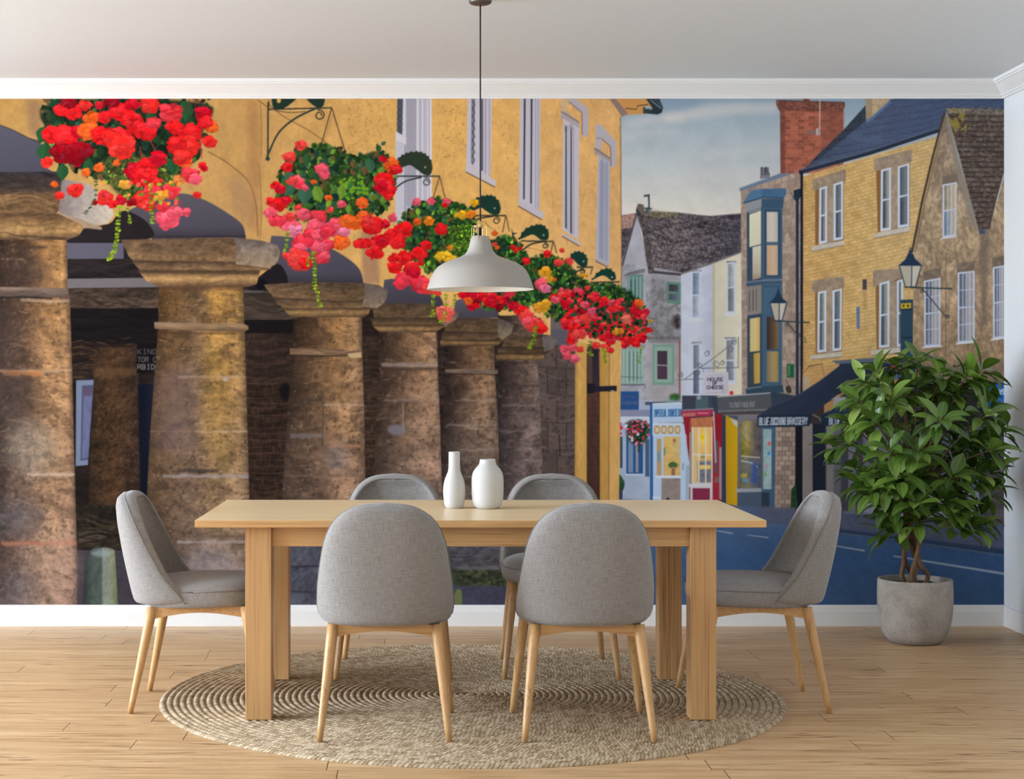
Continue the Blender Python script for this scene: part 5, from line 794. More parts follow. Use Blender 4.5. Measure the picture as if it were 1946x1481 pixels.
def concrete():
    m, nt, b = new_mat('grey_concrete'); k = NB(nt); v = k.coords()
    a = k.noise(v, 9, 5, .65); c = k.noise(v, 90, 3, .7)
    f = k.math('ADD', k.math('MULTIPLY', a, .6), k.math('MULTIPLY', c, .4))
    col = k.ramp(f, [(.32, rgb(146, 139, 131)), (.5, rgb(178, 171, 162)), (.68, rgb(200, 193, 183))])
    p = k.ramp(k.noise(v, 130, 1), [(.72, (0, 0, 0)), (.78, (1, 1, 1))]); col = k.mix(k.math('MULTIPLY', p, .5), col, rgb(100, 94, 88))
    k.l(col, b.inputs['Base Color']); b.inputs['Roughness'].default_value = .85; k.l(k.bump(f, .3, .003), b.inputs['Normal']); return m
M['concrete'] = concrete()
M['soil'] = plain('dark_soil', rgb(48, 38, 30), .95, var=.4, scale=90, bump=.6)
M['bark'] = oak('brown_bark', 2, rgb(122, 94, 66), rgb(66, 48, 34), .8)
def leaf_mat():
    m, nt, b = new_mat('glossy_green_leaf'); k = NB(nt)
    at_ = k.n('ShaderNodeAttribute', attribute_name='leaf_tone'); sep = k.n('ShaderNodeSeparateColor'); k.l(at_.outputs['Color'], sep.inputs[0])
    tone, across = sep.outputs[0], sep.outputs[1]
    c = k.ramp(tone, [(0, rgb(46, 70, 28)), (.45, rgb(80, 110, 42)), (.8, rgb(116, 146, 60)), (1, rgb(152, 176, 86))])
    vein = k.math('LESS_THAN', k.math('ABSOLUTE', k.math('SUBTRACT', across, .5)), .035); c = k.mix(k.math('MULTIPLY', vein, .5), c, rgb(160, 180, 100))
    k.l(c, b.inputs['Base Color']); b.inputs['Roughness'].default_value = .34; b.inputs['Specular IOR Level'].default_value = .55
    tr = k.n('ShaderNodeBsdfTranslucent'); tr.inputs[0].default_value = rgb(120, 160, 50); mx = k.n('ShaderNodeMixShader'); mx.inputs[0].default_value = .18
    out = nt.nodes['Material Output']; k.l(b.outputs[0], mx.inputs[1]); k.l(tr.outputs[0], mx.inputs[2]); k.l(mx.outputs[0], out.inputs[0]); return m
M['leaf'] = leaf_mat()

# ---- mesh helpers
def link(name, me, mat, parent=None, smooth=True):
    o = bpy.data.objects.new(name, me); COL.objects.link(o)
    for q in (mat if isinstance(mat, list) else [mat]): me.materials.append(q)
    if smooth:
        for p in me.polygons: p.use_smooth = True
    if parent: o.parent = parent
    return o
def from_bm(name, bm, mat, parent=None, smooth=False):
    me = bpy.data.meshes.new(name); bmesh.ops.recalc_face_normals(bm, faces=bm.faces[:]); bm.to_mesh(me); bm.free()
    return link(name, me, mat, parent, smooth)
def add_box(bm, a, b, bevel=0, seg=2):
    r = bmesh.ops.create_cube(bm, size=1); vs = r['verts']
    for v in vs: v.co = Vector([(a[i] + b[i]) / 2 + v.co[i] * (b[i] - a[i]) for i in range(3)])
    if bevel: bmesh.ops.bevel(bm, geom=list({e for v in vs for e in v.link_edges}), offset=bevel, segments=seg, affect='EDGES', profile=.6)
def box(name, a, b, mat, parent=None, bevel=0):
    bm = bmesh.new(); add_box(bm, a, b, bevel); return from_bm(name, bm, mat, parent, False)
def grid_mesh(name, rows, mat, parent=None, close_u=False, close_v=False, cap=False, uv=True):
    """rows of points -> quads; returns the object"""
    n, k = len(rows), len(rows[0]); vs = [p for r in rows for p in r]; fs = []
    for i in range(n - 1 + (1 if close_v else 0)):
        for j in range(k - 1 + (1 if close_u else 0)):
            a, b = i * k + j, i * k + (j + 1) % k; c, d = ((i + 1) % n) * k + (j + 1) % k, ((i + 1) % n) * k + j
            fs.append((a, b, c, d))
    if cap: fs.append(tuple(range(k))[::-1]); fs += [tuple((n - 1) * k + j for j in range(k))] if cap != 'first' else []
    me = bpy.data.meshes.new(name); me.from_pydata([tuple(v) for v in vs], [], fs); me.update()
    bm = bmesh.new(); bm.from_mesh(me); bmesh.ops.remove_doubles(bm, verts=bm.verts[:], dist=1e-6); bmesh.ops.recalc_face_normals(bm, faces=bm.faces[:])
    if uv:
        L = bm.loops.layers.uv.new('UVMap')
        for f in bm.faces:
            nn = f.normal; ax = max(range(3), key=lambda q: abs(nn[q]))
            for lp in f.loops:
                c = lp.vert.co; lp[L].uv = (c.y, c.z) if ax == 0 else (c.x, c.z) if ax == 1 else (c.x, c.y)
    bm.to_mesh(me); bm.free(); return link(name, me, mat, parent)
def lathe(name, prof, seg, mat, parent=None, loc=(0, 0, 0)):
    rows = [[(loc[0] + r * math.cos(2 * math.pi * j / seg), loc[1] + r * math.sin(2 * math.pi * j / seg), loc[2] + z) for j in range(seg)] for r, z in prof]
    return grid_mesh(name, rows, mat, parent, close_u=True, uv=False)
def spline(pts, n=6): return [Vector(q) for q in smooth(np.array(pts, float), n, False)]
def tube_rows(path, rad, seg=10):
    path = [Vector(p) for p in path]; N = len(path); rows = []; up = None
    for i, p in enumerate(path):
        t = (path[min(i + 1, N - 1)] - path[max(i - 1, 0)]).normalized()
        if up is None: up = t.orthogonal().normalized()
        up = (up - t * up.dot(t)).normalized(); sd = t.cross(up); r = rad[i] if hasattr(rad, '__len__') else rad
        rows.append([p + (up * math.cos(2 * math.pi * j / seg) + sd * math.sin(2 * math.pi * j / seg)) * r for j in range(seg)])
    return rows
def tube(name, path, rad, mat, parent=None, seg=10): return grid_mesh(name, tube_rows(path, rad, seg), mat, parent, close_u=True, cap=True, uv=False)
def add_tube(bm, path, rad, seg=8):
    rows = tube_rows(path, rad, seg); vv = [[bm.verts.new(p) for p in r] for r in rows]
    for a, b in zip(vv[:-1], vv[1:]):
        for j in range(seg): bm.faces.new((a[j], a[(j + 1) % seg], b[(j + 1) % seg], b[j]))
    bm.faces.new(vv[0][::-1]); bm.faces.new(vv[-1])
def empty(name, loc, rz=0, label=None, cat=None, group=None):
    o = bpy.data.objects.new(name, None); COL.objects.link(o); o.location = loc; o.rotation_euler = (0, 0, rz); o.empty_display_size = .1
    return tag(o, label, cat, group)
def tag(o, label, cat, group=None):
    if label: o['label'] = label
    if cat: o['category'] = cat
    if group: o['group'] = group
    return o
def struct(o, label=None): 
    o['kind'] = 'structure'
    if label: o['label'] = label
    return o
def kids(o): return [c for c in bpy.data.objects if c.parent == o]
def copy_tree(o, parent=None):
    c = o.copy(); COL.objects.link(c); c.parent = parent
    for ch in kids(o): copy_tree(ch, c)
    return c

# ---- shell
struct(box('floor', (XL - .2, YB - .2, -.12), (XR + .2, .2, 0), M['floor']), 'light oak plank floor running parallel to the mural wall')
struct(box('ceiling', (XL - .2, YB - .2, ZC), (XR + .2, .2, ZC + .15), M['ceil']), 'plain white ceiling')
struct(box('wall_back', (XL - .2, 0, 0), (XR + .2, .2, ZC), M['wall']), 'wall behind the table carrying the printed mural')
struct(box('wall_right', (XR, YB, 0), (XR + .2, 0, ZC), M['wall']), 'plain white wall beside the potted plant')
struct(box('wall_front', (XL - .2, YB - .2, 0), (XR + .2, YB, ZC), M['wall']), 'plain white wall behind the viewer')
WIN = [(-8.4, -6.2), (-5.4, -3.2), (-2.6, -.5)]; WZ0, WZ1 = .65, 2.62
bm = bmesh.new(); edge = YB
for a, b in WIN + [(0, 0)]:
    add_box(bm, (XL - .2, edge, 0), (XL, a, ZC)); 
    if b > a: add_box(bm, (XL - .2, a, 0), (XL, b, WZ0)); add_box(bm, (XL - .2, a, WZ1), (XL, b, ZC))
    edge = b
struct(from_bm('wall_left', bm, M['wall']), 'white wall with three tall windows that let the daylight in')
for i, (a, b) in enumerate(WIN):
    bm = bmesh.new()
    for q in ((a, WZ0, a + .06, WZ1), (b - .06, WZ0, b, WZ1), (a, WZ0, b, WZ0 + .06), (a, WZ1 - .06, b, WZ1), ((a + b) / 2 - .025, WZ0, (a + b) / 2 + .025, WZ1)): add_box(bm, (XL - .14, q[0], q[1]), (XL - .08, q[2], q[3]))
    struct(from_bm('window_%d' % (i + 1), bm, M['trim']), 'white window frame in the daylight wall')
def prism_x(bm, prof, x0, x1):        # profile in (y, z), swept along x
    a = [bm.verts.new((x0, y, z)) for y, z in prof]; b = [bm.verts.new((x1, y, z)) for y, z in prof]; n = len(prof)
    for i in range(n): bm.faces.new((a[i], a[(i + 1) % n], b[(i + 1) % n], b[i]))
    bm.faces.new(a[::-1]); bm.faces.new(b)
CR = [(0, -.0905), (-.010, -.0905), (-.012, -.086), (-.014, -.080), (-.020, -.078), (-.021, -.072), (-.030, -.062), (-.046, -.046), (-.060, -.032), (-.066, -.026), (-.072, -.025), (-.074, -.018), (-.080, -.016), (-.082, -.008), (-.082, 0), (0, 0)]
bm = bmesh.new(); prism_x(bm, [(y, ZC + z) for y, z in CR], XL, XR)
struct(from_bm('trim_1', bm, M['trim']), 'white crown moulding above the mural')
bm = bmesh.new(); pr = [(y, ZC + z) for y, z in CR]
a = [bm.verts.new((XR + y, YB, z)) for y, z in pr]; b = [bm.verts.new((XR + y, 0, z)) for y, z in pr]
for i in range(len(pr)): bm.faces.new((a[i], b[i], b[(i + 1) % len(pr)], a[(i + 1) % len(pr)]))
bm.faces.new(a); bm.faces.new(b[::-1]); struct(from_bm('trim_2', bm, M['trim']), 'white crown moulding on the wall beside the plant')
BB = [(0, 0), (-.018, 0), (-.018, .074), (-.0145, .077), (-.0145, .083), (-.0115, .086), (-.0105, .098), (-.008, .106), (0, .1075)]
bm = bmesh.new(); prism_x(bm, BB, XL, XR); struct(from_bm('baseboard_back', bm, M['trim']), 'white skirting board below the mural')
struct(box('baseboard_right', (XR - .008, YB, 0), (XR, -.018, .104), M['trim'], bevel=.002), 'slim white skirting board beside the plant')

# ---- mural: one printed sheet glued on the wall; its colours sit on a fine grid
STEP = MURAL_STEP
def build_mural():
    a = paint_mural() / 255.0
    a = np.clip(a, 0, 1)
    a = np.where(a <= .04045, a / 12.92, ((a + .055) / 1.055) ** 2.4).astype(np.float32)
    nx, ny = int(MW / STEP) + 1, int(MH / STEP) + 1
    xs = np.linspace(0, MW, nx); ys = np.linspace(0, MH, ny)
    fx = np.clip(xs - .5, 0, MW - 1.001); fy = np.clip(ys - .5, 0, MH - 1.001); ix = fx.astype(int); iy = fy.astype(int); tx = (fx - ix)[None, :, None].astype(np.float32); ty = (fy - iy)[:, None, None].astype(np.float32)
    r0 = a[iy]; r1 = a[np.minimum(iy + 1, MH - 1)]; ix1 = np.minimum(ix + 1, MW - 1)
    c = (r0[:, ix] * (1 - tx) + r0[:, ix1] * tx) * (1 - ty) + (r1[:, ix] * (1 - tx) + r1[:, ix1] * tx) * ty
    s = F / DW; X = (xs + OX - CX) / s; Z = HC - (ys + OY - CY) / s
    co = np.zeros((ny, nx, 3), np.float32); co[..., 0] = X[None]; co[..., 1] = -.0015; co[..., 2] = Z[:, None]
    X[-1] = XR
    idx = np.arange(nx * ny, dtype=np.int32).reshape(ny, nx)
    q = np.stack([idx[1:, :-1], idx[1:, 1:], idx[:-1, 1:], idx[:-1, :-1]], -1).reshape(-1, 4)
    me = bpy.data.meshes.new('wall_mural'); me.vertices.add(nx * ny); me.vertices.foreach_set('co', co.ravel())
    me.loops.add(q.size); me.loops.foreach_set('vertex_index', q.ravel()); me.polygons.add(len(q)); me.polygons.foreach_set('loop_start', np.arange(0, q.size, 4, dtype=np.int32))
    me.update(calc_edges=True)
    at_ = me.color_attributes.new('print', 'FLOAT_COLOR', 'POINT'); c4 = np.ones((nx * ny, 4), np.float32); c4[:, :3] = c.reshape(-1, 3); at_.data.foreach_set('color', c4.ravel())
    m, nt, b = new_mat('printed_wallpaper'); k = NB(nt)
    an = k.n('ShaderNodeAttribute', attribute_name='print'); g = k.noise(k.coords(), 260, 2, .6)
    ink = k.mix(1.0, an.outputs['Color'], k.ramp(g, [(.3, (.95, .95, .95)), (.7, (1.04, 1.04, 1.04))]), 'MULTIPLY')
    gain = k.n('ShaderNodeVectorMath', operation='SCALE'); k.l(ink, gain.inputs[0]); gain.inputs['Scale'].default_value = INK
    k.l(gain.outputs[0], b.inputs['Base Color']); b.inputs['Roughness'].default_value = .9; b.inputs['Specular IOR Level'].default_value = .05
    return tag(link('wall_mural', me, m, None, False), 'printed photo mural of stone columns, red flower baskets and an old town street', 'wall mural')
build_mural()

# ---- braided round rug
prof = [(0, .001)]
for i in range(RN):
    r0 = i * RP
    for u in np.linspace(.04, .96, 7): prof.append((max(.0008, r0 + RP * u), .0008 + .0092 * math.sin(math.pi * u) ** .55))
prof += [(RN * RP, .002), (RN * RP, 0)]
rug = lathe('round_rug', prof, 220, M['rug']); rug.location = (.2, 6.61 - DW, .0005)
tag(rug, 'round braided jute rug lying under the dining table', 'rug')
RUGZ = .0105

# ---- dining table
TX0, TX1, TY0, TY1 = -.827, 1.263, 6.054 - DW, 7.06 - DW
tb = empty('dining_table', (.218, (TY0 + TY1) / 2, 0), 0, 'long light oak dining table with four square legs standing on the rug', 'table')
def part(o, root): o.parent = root; o.matrix_parent_inverse = Matrix.Translation(-Vector(root.location)); return o
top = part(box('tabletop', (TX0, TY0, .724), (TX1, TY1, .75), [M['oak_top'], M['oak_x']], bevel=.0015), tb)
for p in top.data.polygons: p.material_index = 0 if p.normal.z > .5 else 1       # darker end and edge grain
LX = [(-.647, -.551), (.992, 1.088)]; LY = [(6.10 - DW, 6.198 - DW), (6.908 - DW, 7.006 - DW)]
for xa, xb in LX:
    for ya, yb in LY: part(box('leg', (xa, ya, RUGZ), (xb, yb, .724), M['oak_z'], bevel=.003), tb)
for ya, yb in ((LY[0][0] + .022, LY[0][0] + .044), (LY[1][1] - .044, LY[1][1] - .022)): part(box('apron', (LX[0][1], ya, .648), (LX[1][0], yb, .724), M['oak_x'], bevel=.0015), tb)
for xa, xb in ((LX[0][0] + .022, LX[0][0] + .044), (LX[1][1] - .044, LX[1][1] - .022)): part(box('apron', (xa, LY[0][1], .648), (xb, LY[1][0], .724), M['oak_y'], bevel=.0015), tb)

# ---- vases
v1 = lathe('bottle_vase', [(0, 0), (.029, 0), (.034, .003), (.040, .018), (.0435, .045), (.045, .068), (.0435, .090), (.039, .112), (.031, .132), (.0255, .146), (.0232, .160), (.0225, .180), (.0225, .222), (.0215, .2255), (.0195, .2255), (.0190, .222), (.0190, .16), (.0, .155)], 48, M['ceramic'])
v1.location = (.1332, -1.856, .75); tag(v1, 'slim white ceramic bottle vase with a tall narrow neck on the table', 'vase')
v2 = lathe('jar_vase', [(0, 0), (.040, 0), (.047, .003), (.056, .014), (.0615, .032), (.064, .060), (.0643, .100), (.0632, .124), (.060, .140), (.053, .154), (.043, .166), (.0355, .174), (.0322, .182), (.0312, .192), (.0300, .196), (.0275, .196), (.0268, .19), (.0268, .17), (0, .16)], 56, M['ceramic'])
v2.location = (.2655, -1.870, .75); tag(v2, 'wide white ceramic jar vase with a short neck on the table', 'vase')

# ---- pendant lamp
PX, PY, PZ = .2365, 6.6 - DW, 1.6225
lp = empty('pendant_lamp', (PX, PY, ZC), 0, 'greige metal dome pendant lamp hanging on a black cord over the table', 'lamp')
LPf = [(.2133, 0), (.2118, .006), (.2068, .0207), (.1965, .050), (.1836, .0745), (.1706, .090), (.1448, .106), (.106, .1215), (.080, .130), (.0640, .139), (.0527, .152), (.0465, .168), (.0420, .185), (.0392, .199), (.0365, .2045), (.035, .2075), (.033, .213)]
part(lathe('lamp_shade', LPf + [(0, .2135)], 72, M['shade'], None, (PX, PY, PZ)), lp)
part(lathe('shade_lining', [(.2133, 0), (.2108, .0005)] + [(max(.0, r - .004), z - .003) for r, z in LPf[2:]] + [(0, .209)], 72, M['shade_in'], None, (PX, PY, PZ)), lp)
part(tube('cord', [(PX, PY, PZ + .262), (PX, PY, 2.2), (PX, PY, ZC - .028)], .0029, M['black'], None, 8), lp)
part(lathe('canopy', [(0, 0), (.02, .0), (.034, .002), (.0425, .006), (.0455, .011), (.046, .03), (0, .03)], 40, M['canopy'], None, (PX, PY, ZC - .030)), lp)
part(lathe('socket', [(0, 0), (.009, 0), (.009, .036), (.0062, .038), (.0062, .05), (0, .05)], 20, M['black'], None, (PX - .003, PY, PZ + .213)), lp)
bm = bmesh.new()
for k in range(6):
    a = k * math.pi / 3 + .25; c, s_ = math.cos(a), math.sin(a); p = lambda r, z: (PX + r * c, PY + r * s_, PZ + z)
    add_tube(bm, [p(.0405, .194), p(.0365, .205), p(.0355, .212), p(.0352, .243), p(.034, .2515), p(.03, .2545), p(.008, .2555)], .0011, 6)
    bmesh.ops.create_uvsphere(bm, u_segments=8, v_segments=6, radius=.0026, matrix=Matrix.Translation(p(.0395, .201)))
for z in (.2545,): add_tube(bm, [(PX + .0345 * math.cos(t), PY + .0345 * math.sin(t), PZ + z - .003) for t in np.linspace(0, 2 * math.pi, 33)], .0009, 6)
part(from_bm('cage', bm, M['brass'], None, True), lp)
part(lathe('collar', [(.0, .246), (.010, .246), (.010, .262), (.007, .264), (.007, .270), (.0035, .273), (0, .273)], 24, M['brass'], None, (PX, PY, PZ)), lp)

# ---- dining chair: x across, +y towards the table, origin on the floor
def make_chair():
    root = empty('dining_chair', (0, 0, 0), 0, '', 'chair', 'dining chairs around the table')
    ZB, ZT = .392, .836
    zk = [.392, .400, .4226, .46, .52, .618, .72, .79, .836]; ye = [-.026, -.028, -.038, -.070, -.119, -.173, -.222, -.256, -.284]
    zr = [.392, .43, .49, .597, .718, .785, .816, .836]; yr = [-.254, -.264, -.276, -.296, -.314, -.320, -.316, -.296]
    zh = [.392, .395, .400, .410, .430, .46, .53, .6, .66, .7, .738, .767, .791, .810, .823, .8315, .836]; hw = [.219, .227, .2335, .2385, .2425, .2445, .2395, .230, .220, .211, .197, .181, .161, .136, .112, .078, .0]
    f = lambda z, a, b: float(np.interp(z, a, b))
    NV, NU = 34, 28
    rows = []; seam = []; seamL = []
    for i in range(NV + 1):
        t = i / NV; z = ZB + (ZT - ZB) * math.sin(t * math.pi / 2) ** .92 if t < 1 else ZT
        W, E, R = f(z, zh, hw), f(z, zk, ye), f(z, zr, yr)
        th = .034 * min(1, (1 - t) * 3 + .25)
        zi = z - .008 * t - .016 * t ** 8; Wi = max(0, W - .030 * min(1, W / .09)); T = .018 + .034 * t; Ei = E + .80 * T; Ri = min(Ei - .002, R + .054 + .055 * t ** 4)
        ring = []
        for j in range(NU + 1):
            p = -math.pi / 2 + math.pi * j / NU; sx = math.copysign(abs(math.sin(p)) ** .80, p); cy = abs(math.cos(p)) ** .86
            ring.append(Vector((W * sx, E + (R - E) * cy, z)))
        seam.append(ring[-1].copy()); seamL.append(ring[0].copy())
        lf = .007 * t * t; kk = min(1, W / .06); mid = [Vector((W * .99 - .002 * kk, E + .30 * T, z + lf)), Vector((W * .985 - .007 * kk, E + .70 * T, z + lf - .002 * t)), Vector((W - .016 * kk, E + .97 * T, z + lf * .3 - .006 * t)), Vector((Wi + .004 * kk, E + .98 * T, zi - .004 * t))]
        ring += mid
        for j in range(NU + 1):
            p = math.pi / 2 - math.pi * j / NU; sx = math.copysign(abs(math.sin(p)) ** .80, p); cy = abs(math.cos(p)) ** .86
            ring.append(Vector((Wi * sx, Ei + (Ri - Ei) * cy, zi)))
        ring += [Vector((-q.x, q.y, q.z)) for q in mid[::-1]]
        rows.append(ring)
    for p in [q for r in rows for q in r] + seam + seamL: p.z = ZB + (p.z - ZB) * .975
    sh = grid_mesh('backrest', rows, M['fabric'], root, close_u=True, cap='first')
    s2 = sh.modifiers.new('soft', 'SUBSURF'); s2.levels = 1; s2.render_levels = 1
    path = [p + Vector((.0008, .002, 0)) for p in seam] + [p + Vector((-.0008, .002, 0)) for p in seamL[::-1][1:]]
    tube('piping', path, .0017, M['piping'], sh, 6)
    # seat cushion: rounded plan, soft crown, flat underside
    def plan(t):
        c, s_ = math.cos(t), math.sin(t); x = .2385 * math.copysign(abs(c) ** .62, c)
        y = (.262 if s_ > 0 else .215) * math.copysign(abs(s_) ** (.66 if s_ > 0 else .8), s_)
        k = 1 - .10 * max(0, -y / .215) ** 1.5
        return x * k, y + .0
    K = 56; ts = [2 * math.pi * j / K for j in range(K)]
    prof = [(0, .392), (.55, .392), (.90, .392), (.955, .394), (.988, .402), (1.0, .418), (1.0, .440), (.995, .453), (.984, .461), (.962, .469), (.92, .477), (.8, .488), (.6, .495), (.3, .499), (0, .500)]
    seat = grid_mesh('seat', [[(plan(t)[0] * q, plan(t)[1] * q, z) for t in ts] for q, z in prof], M['fabric'], root, close_u=True)
    tube('piping', [(plan(t)[0] * 1.0, plan(t)[1] * 1.0, .4555) for t in ts + ts[:1]], .0024, M['piping'], seat, 6)
    # rails: a shallow arch on each side, set under the seat between the legs
    bm = bmesh.new()
    def rail(p0, p1, w=.018):
        p0, p1 = Vector(p0), Vector(p1); d = (p1 - p0); nrm = Vector((-d.y, d.x, 0)).normalized() * w / 2; n = 10; R = []
        for i in range(n + 1):
            t = i / n; p = p0 + d * t; zb = .350 + .022 * math.sin(math.pi * t); R.append([bm.verts.new(q) for q in (p + nrm + Vector((0, 0, zb)), p - nrm + Vector((0, 0, zb)), p - nrm + Vector((0, 0, .394)), p + nrm + Vector((0, 0, .394)))])
        for a, b in zip(R[:-1], R[1:]):
            for j in range(4): bm.faces.new((a[j], a[(j + 1) % 4], b[(j + 1) % 4], b[j]))
        bm.faces.new(R[0]); bm.faces.new(R[-1][::-1])
    A = [(-.182, -.165, 0), (.182, -.165, 0), (.195, .19, 0), (-.195, .19, 0)]
    for a, b in ((0, 1), (1, 2), (2, 3), (3, 0)): rail(A[a], A[b])
    from_bm('seat_frame', bm, M['beech_x'], root, False)
    for (tx, ty), (bx, by) in (((-.182, -.165), (-.225, -.25)), ((.182, -.165), (.225, -.25)), ((-.195, .19), (-.240, .252)), ((.195, .19), (.240, .252))):
        P0, P1 = Vector((tx, ty, .393)), Vector((bx, by, .0)); n = 8
        lg = tube('leg', [P0.lerp(P1, i / n) for i in range(n + 1)], [.0205 - .0095 * (i / n) ** 1.1 for i in range(n + 1)], M['beech'], root, 16)
        for v in lg.data.vertices:
            if v.co.z < .02: v.co.z = 0.0           # foot cut level with the floor
    return root
ch = make_chair()
spots = [(-.1270, 5.987 - DW, 0, RUGZ, 'grey upholstered chair seen from behind, the left one of the pair on the near side'),
         (.5840, 5.987 - DW, 0, RUGZ, 'grey upholstered chair seen from behind, the right one of the pair on the near side'),
         (-.1170, 7.175 - DW, math.pi, RUGZ, 'grey chair largely hidden behind the table, far side, behind the bottle vase'),
         (.5880, 7.175 - DW, math.pi, RUGZ, 'grey chair across the table whose seat edge shows beside the near chair'),
         (-.8510, 6.495 - DW, -math.pi / 2, .0053, 'brightly lit grey chair at the table end in front of the stone columns'),
         (1.2970, 6.495 - DW, math.pi / 2, .0053, 'shaded grey chair at the table end beside the potted plant')]
for i, (x, y, rz, z, lb) in enumerate(spots):
    o = ch if i == 0 else copy_tree(ch)
    o.location = (x, y, z); o.rotation_euler = (.0206 if i > 3 else 0, 0, rz); o['label'] = lb      # the end chairs stand half on the rug

# ---- potted plant
PLX, PLY, PD = 2.371, 7.95 - DW, 7.95
pl = empty('potted_plant', (PLX, PLY, 0), 0, 'tall bushy green plant with braided stems in a grey concrete pot', 'plant')
part(lathe('pot', [(0, 0), (.104, 0), (.118, .004), (.138, .026), (.154, .054), (.166, .092), (.173, .136), (.1765, .19), (.1765, .25), (.1745, .300), (.1725, .305), (.160, .305), (.158, .300), (.158, .262), (0, .258)], 64, M['concrete'], None, (PLX, PLY, 0)), pl)
bm = bmesh.new(); bmesh.ops.create_circle(bm, cap_ends=True, radius=.1575, segments=40)
bmesh.ops.subdivide_edges(bm, edges=bm.edges[:], cuts=1)
for v in bm.verts: v.co += Vector((PLX, PLY, .276 + random.uniform(-.003, .004)))
part(from_bm('soil', bm, M['soil'], None, True), pl)
tips = [(1735, 688), (1700, 697), (1660, 708), (1628, 728), (1612, 762), (1770, 712), (1822, 716), (1866, 704), (1850, 735), (1800, 748), (1752, 742), (1706, 748), (1662, 762), (1606, 806), (1640, 800), (1690, 800), (1742, 796), (1790, 802), (1840, 786), (1880, 772), (1886, 816), (1602, 838), (1592, 846), (1650, 850), (1700, 852), (1750, 856), (1800, 852), (1850, 850), (1884, 858), (1632, 892), (1676, 898), (1722, 900), (1772, 900), (1830, 898), (1876, 896), (1636, 924), (1668, 944), (1706, 948), (1760, 944), (1814, 944), (1862, 930), (1692, 968), (1706, 1000), (1690, 1012), (1728, 984), (1780, 964), (1800, 986), (1838, 972), (1866, 984), (1822, 1004), (1846, 1000)]
rl = random.Random(12); stems = []
base = [(-.055, -.02), (-.02, .03), (.012, -.035), (.05, .012), (.03, .045)]
for i, (bx, by) in enumerate(base):
    pts = []
    for q in range(10):
        t = q / 9; a = 1.9 * i + t * 3.6; r_ = .044 * (1 - .25 * t)
        pts.append((PLX - .012 + (bx * .8 if q < 2 else 0) * (1 - t) + (r_ * math.cos(a) if q >= 1 else bx * .3), PLY + (by if q < 2 else r_ * math.sin(a)), .262 + t * .50))
    pts = spline(pts, 4); stems.append(pts)
    part(tube('trunk', pts, [.0118 - .003 * k / len(pts) for k in range(len(pts))], M['bark'], None, 10), pl)
bmB = bmesh.new(); LV, LF, LT = [], [], []
def add_leaf(p, d, up, L, Wd, droop, tone):
    d = d.normalized(); sd = d.cross(up).normalized(); nn = sd.cross(d).normalized(); n = 8; b0 = len(LV); pos = Vector(p); cur = d.copy()
    prof_ = [.05, .48, .84, .98, 1.0, .94, .76, .44, .03]
    for i in range(n + 1):
        w = Wd * prof_[i] / 2
        for j, u in enumerate((-1, -.5, 0, .5, 1)):
            LV.append(pos + sd * w * u + nn * (abs(u) * w * .30)); LT.append((tone, .5 + u * .5, 0, 1))
        cur = (cur + Vector((0, 0, -droop / n))).normalized(); nn = sd.cross(cur).normalized(); pos = pos + cur * (L / n)
    for i in range(n):
        for j in range(4): a = b0 + i * 5 + j; LF.append((a, a + 1, a + 6, a + 5))
def rosette(c, out, big=1.0):
    n = rl.randint(9, 13); a0 = rl.random() * 6.28; ax = (out * .75 + Vector((0, 0, .7))).normalized(); e1 = ax.orthogonal().normalized(); e2 = ax.cross(e1)
    for i in range(n):
        a = a0 + i * 2.4; lay = i / n; el = .05 + lay * .9 + rl.uniform(-.15, .2)
        d = (e1 * math.cos(a) + e2 * math.sin(a)) * math.cos(el) + ax * math.sin(el)
        add_leaf(c + d * .018 - ax * .03 * (1 - lay), d, ax, rl.uniform(.105, .158) * big, rl.uniform(.046, .064) * big, rl.uniform(.6, 1.9) * (1 - lay * .5), min(1, max(0, rl.gauss(.5, .26))))
ctr = Vector((PLX - .02, PLY, .95)); allt = []
for (x, y) in tips:
    p = at(x, y, PD); e = ((p.x - ctr.x) / .44) ** 2 + ((p.z - ctr.z) / .44) ** 2; lim = .40 * math.sqrt(max(.03, 1 - min(.97, e)))
    p.y = PLY + rl.uniform(-1, .25) * lim; allt.append((p, 1.0))
for k in range(26):
    a = rl.uniform(0, 6.28); zz = rl.uniform(-.8, .85); r_ = math.sqrt(1 - zz * zz) * rl.uniform(.55, .95)
    allt.append((ctr + Vector((r_ * .36 * math.cos(a), r_ * .36 * math.sin(a), zz * .38)), .95))
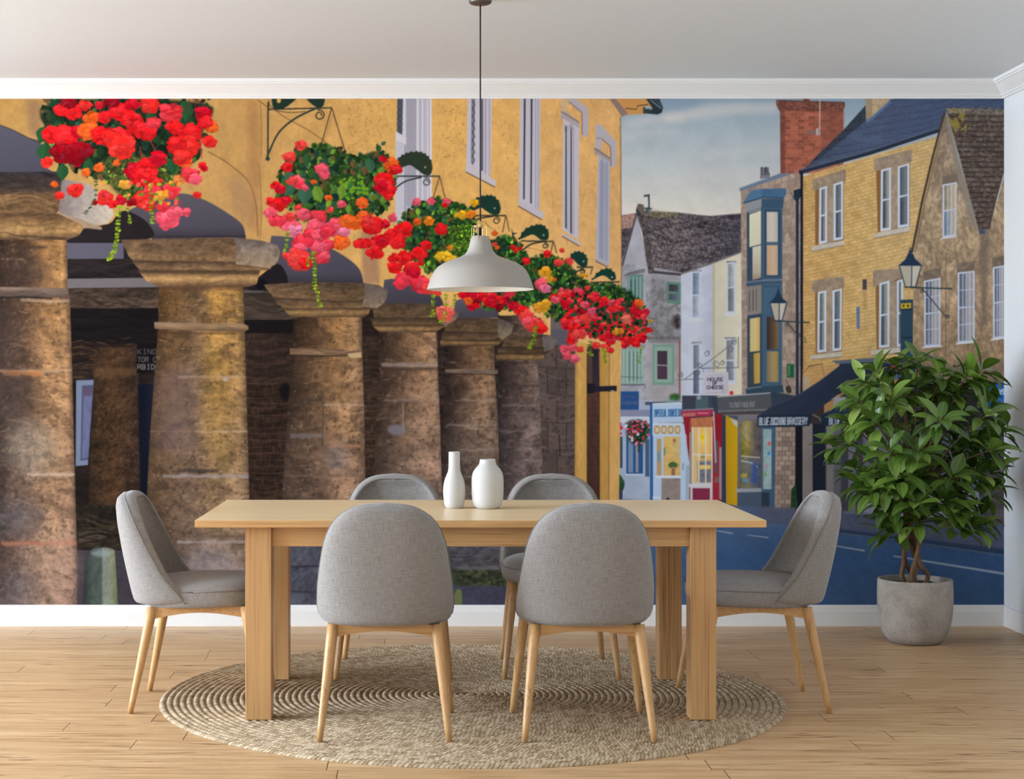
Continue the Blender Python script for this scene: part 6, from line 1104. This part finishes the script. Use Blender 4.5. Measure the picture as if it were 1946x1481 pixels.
for p, sc in allt:
    st = stems[rl.randrange(len(stems))]; k0 = int(len(st) * rl.uniform(.72, .99)); s0 = st[min(k0, len(st) - 1)]
    out = (p - Vector((ctr.x, ctr.y, p.z - .25 + (p.z - .9) * .2))).normalized()
    midp = s0.lerp(p, .5) + Vector((0, 0, .03)) - out * .03
    add_tube(bmB, spline([s0, midp, p], 5), [.006, .0058, .0056, .005, .0046, .0042, .0038, .0034, .003, .0026, .0022], 6)
    rosette(p, out, sc)
part(from_bm('branches', bmB, M['bark'], None, True), pl)
me = bpy.data.meshes.new('foliage'); me.from_pydata([tuple(v) for v in LV], [], LF); me.update()
ca = me.color_attributes.new('leaf_tone', 'FLOAT_COLOR', 'POINT'); ca.data.foreach_set('color', np.array(LT, np.float32).ravel())
part(link('foliage', me, M['leaf']), pl)

# ---- daylight
w = bpy.data.worlds.new('daylight'); SC.world = w; w.use_nodes = True; bg = w.node_tree.nodes['Background']; bg.inputs[0].default_value = (.86, .93, 1, 1); bg.inputs[1].default_value = 1.0
def area(name, loc, rot, sx, sy, power, col):
    d = bpy.data.lights.new(name, 'AREA'); d.shape = 'RECTANGLE'; d.size, d.size_y = sx, sy; d.energy = power; d.color = col
    o = bpy.data.objects.new(name, d); COL.objects.link(o); o.location = loc; o.rotation_euler = rot; return o
for i, ((a, b), pw) in enumerate(zip(WIN, LIGHTS)):
    area('window_daylight', (XL - .16, (a + b) / 2, (WZ0 + WZ1) / 2), (0, -math.pi / 2, 0), WZ1 - WZ0 - .1, b - a - .1, pw, (.81, .95, 1.15))

# ---- camera
cd = bpy.data.cameras.new('camera'); cam = bpy.data.objects.new('camera', cd); COL.objects.link(cam); SC.camera = cam
cam.location = (0, -DW, HC); cam.rotation_euler = (math.pi / 2, 0, 0); cd.sensor_fit = 'HORIZONTAL'; cd.sensor_width = 36; cd.lens = 36 * F / 1946
cd.shift_x = (973 - CX) / 1946; cd.shift_y = -(740.5 - CY) / 1946; cd.clip_start = .05; cd.clip_end = 100
SC.view_settings.view_transform = 'Standard'; SC.view_settings.look = 'None'; SC.view_settings.gamma = 1; SC.view_settings.use_curve_mapping = False
SC.view_settings.exposure = EXPO
SC.cycles.use_denoising = True
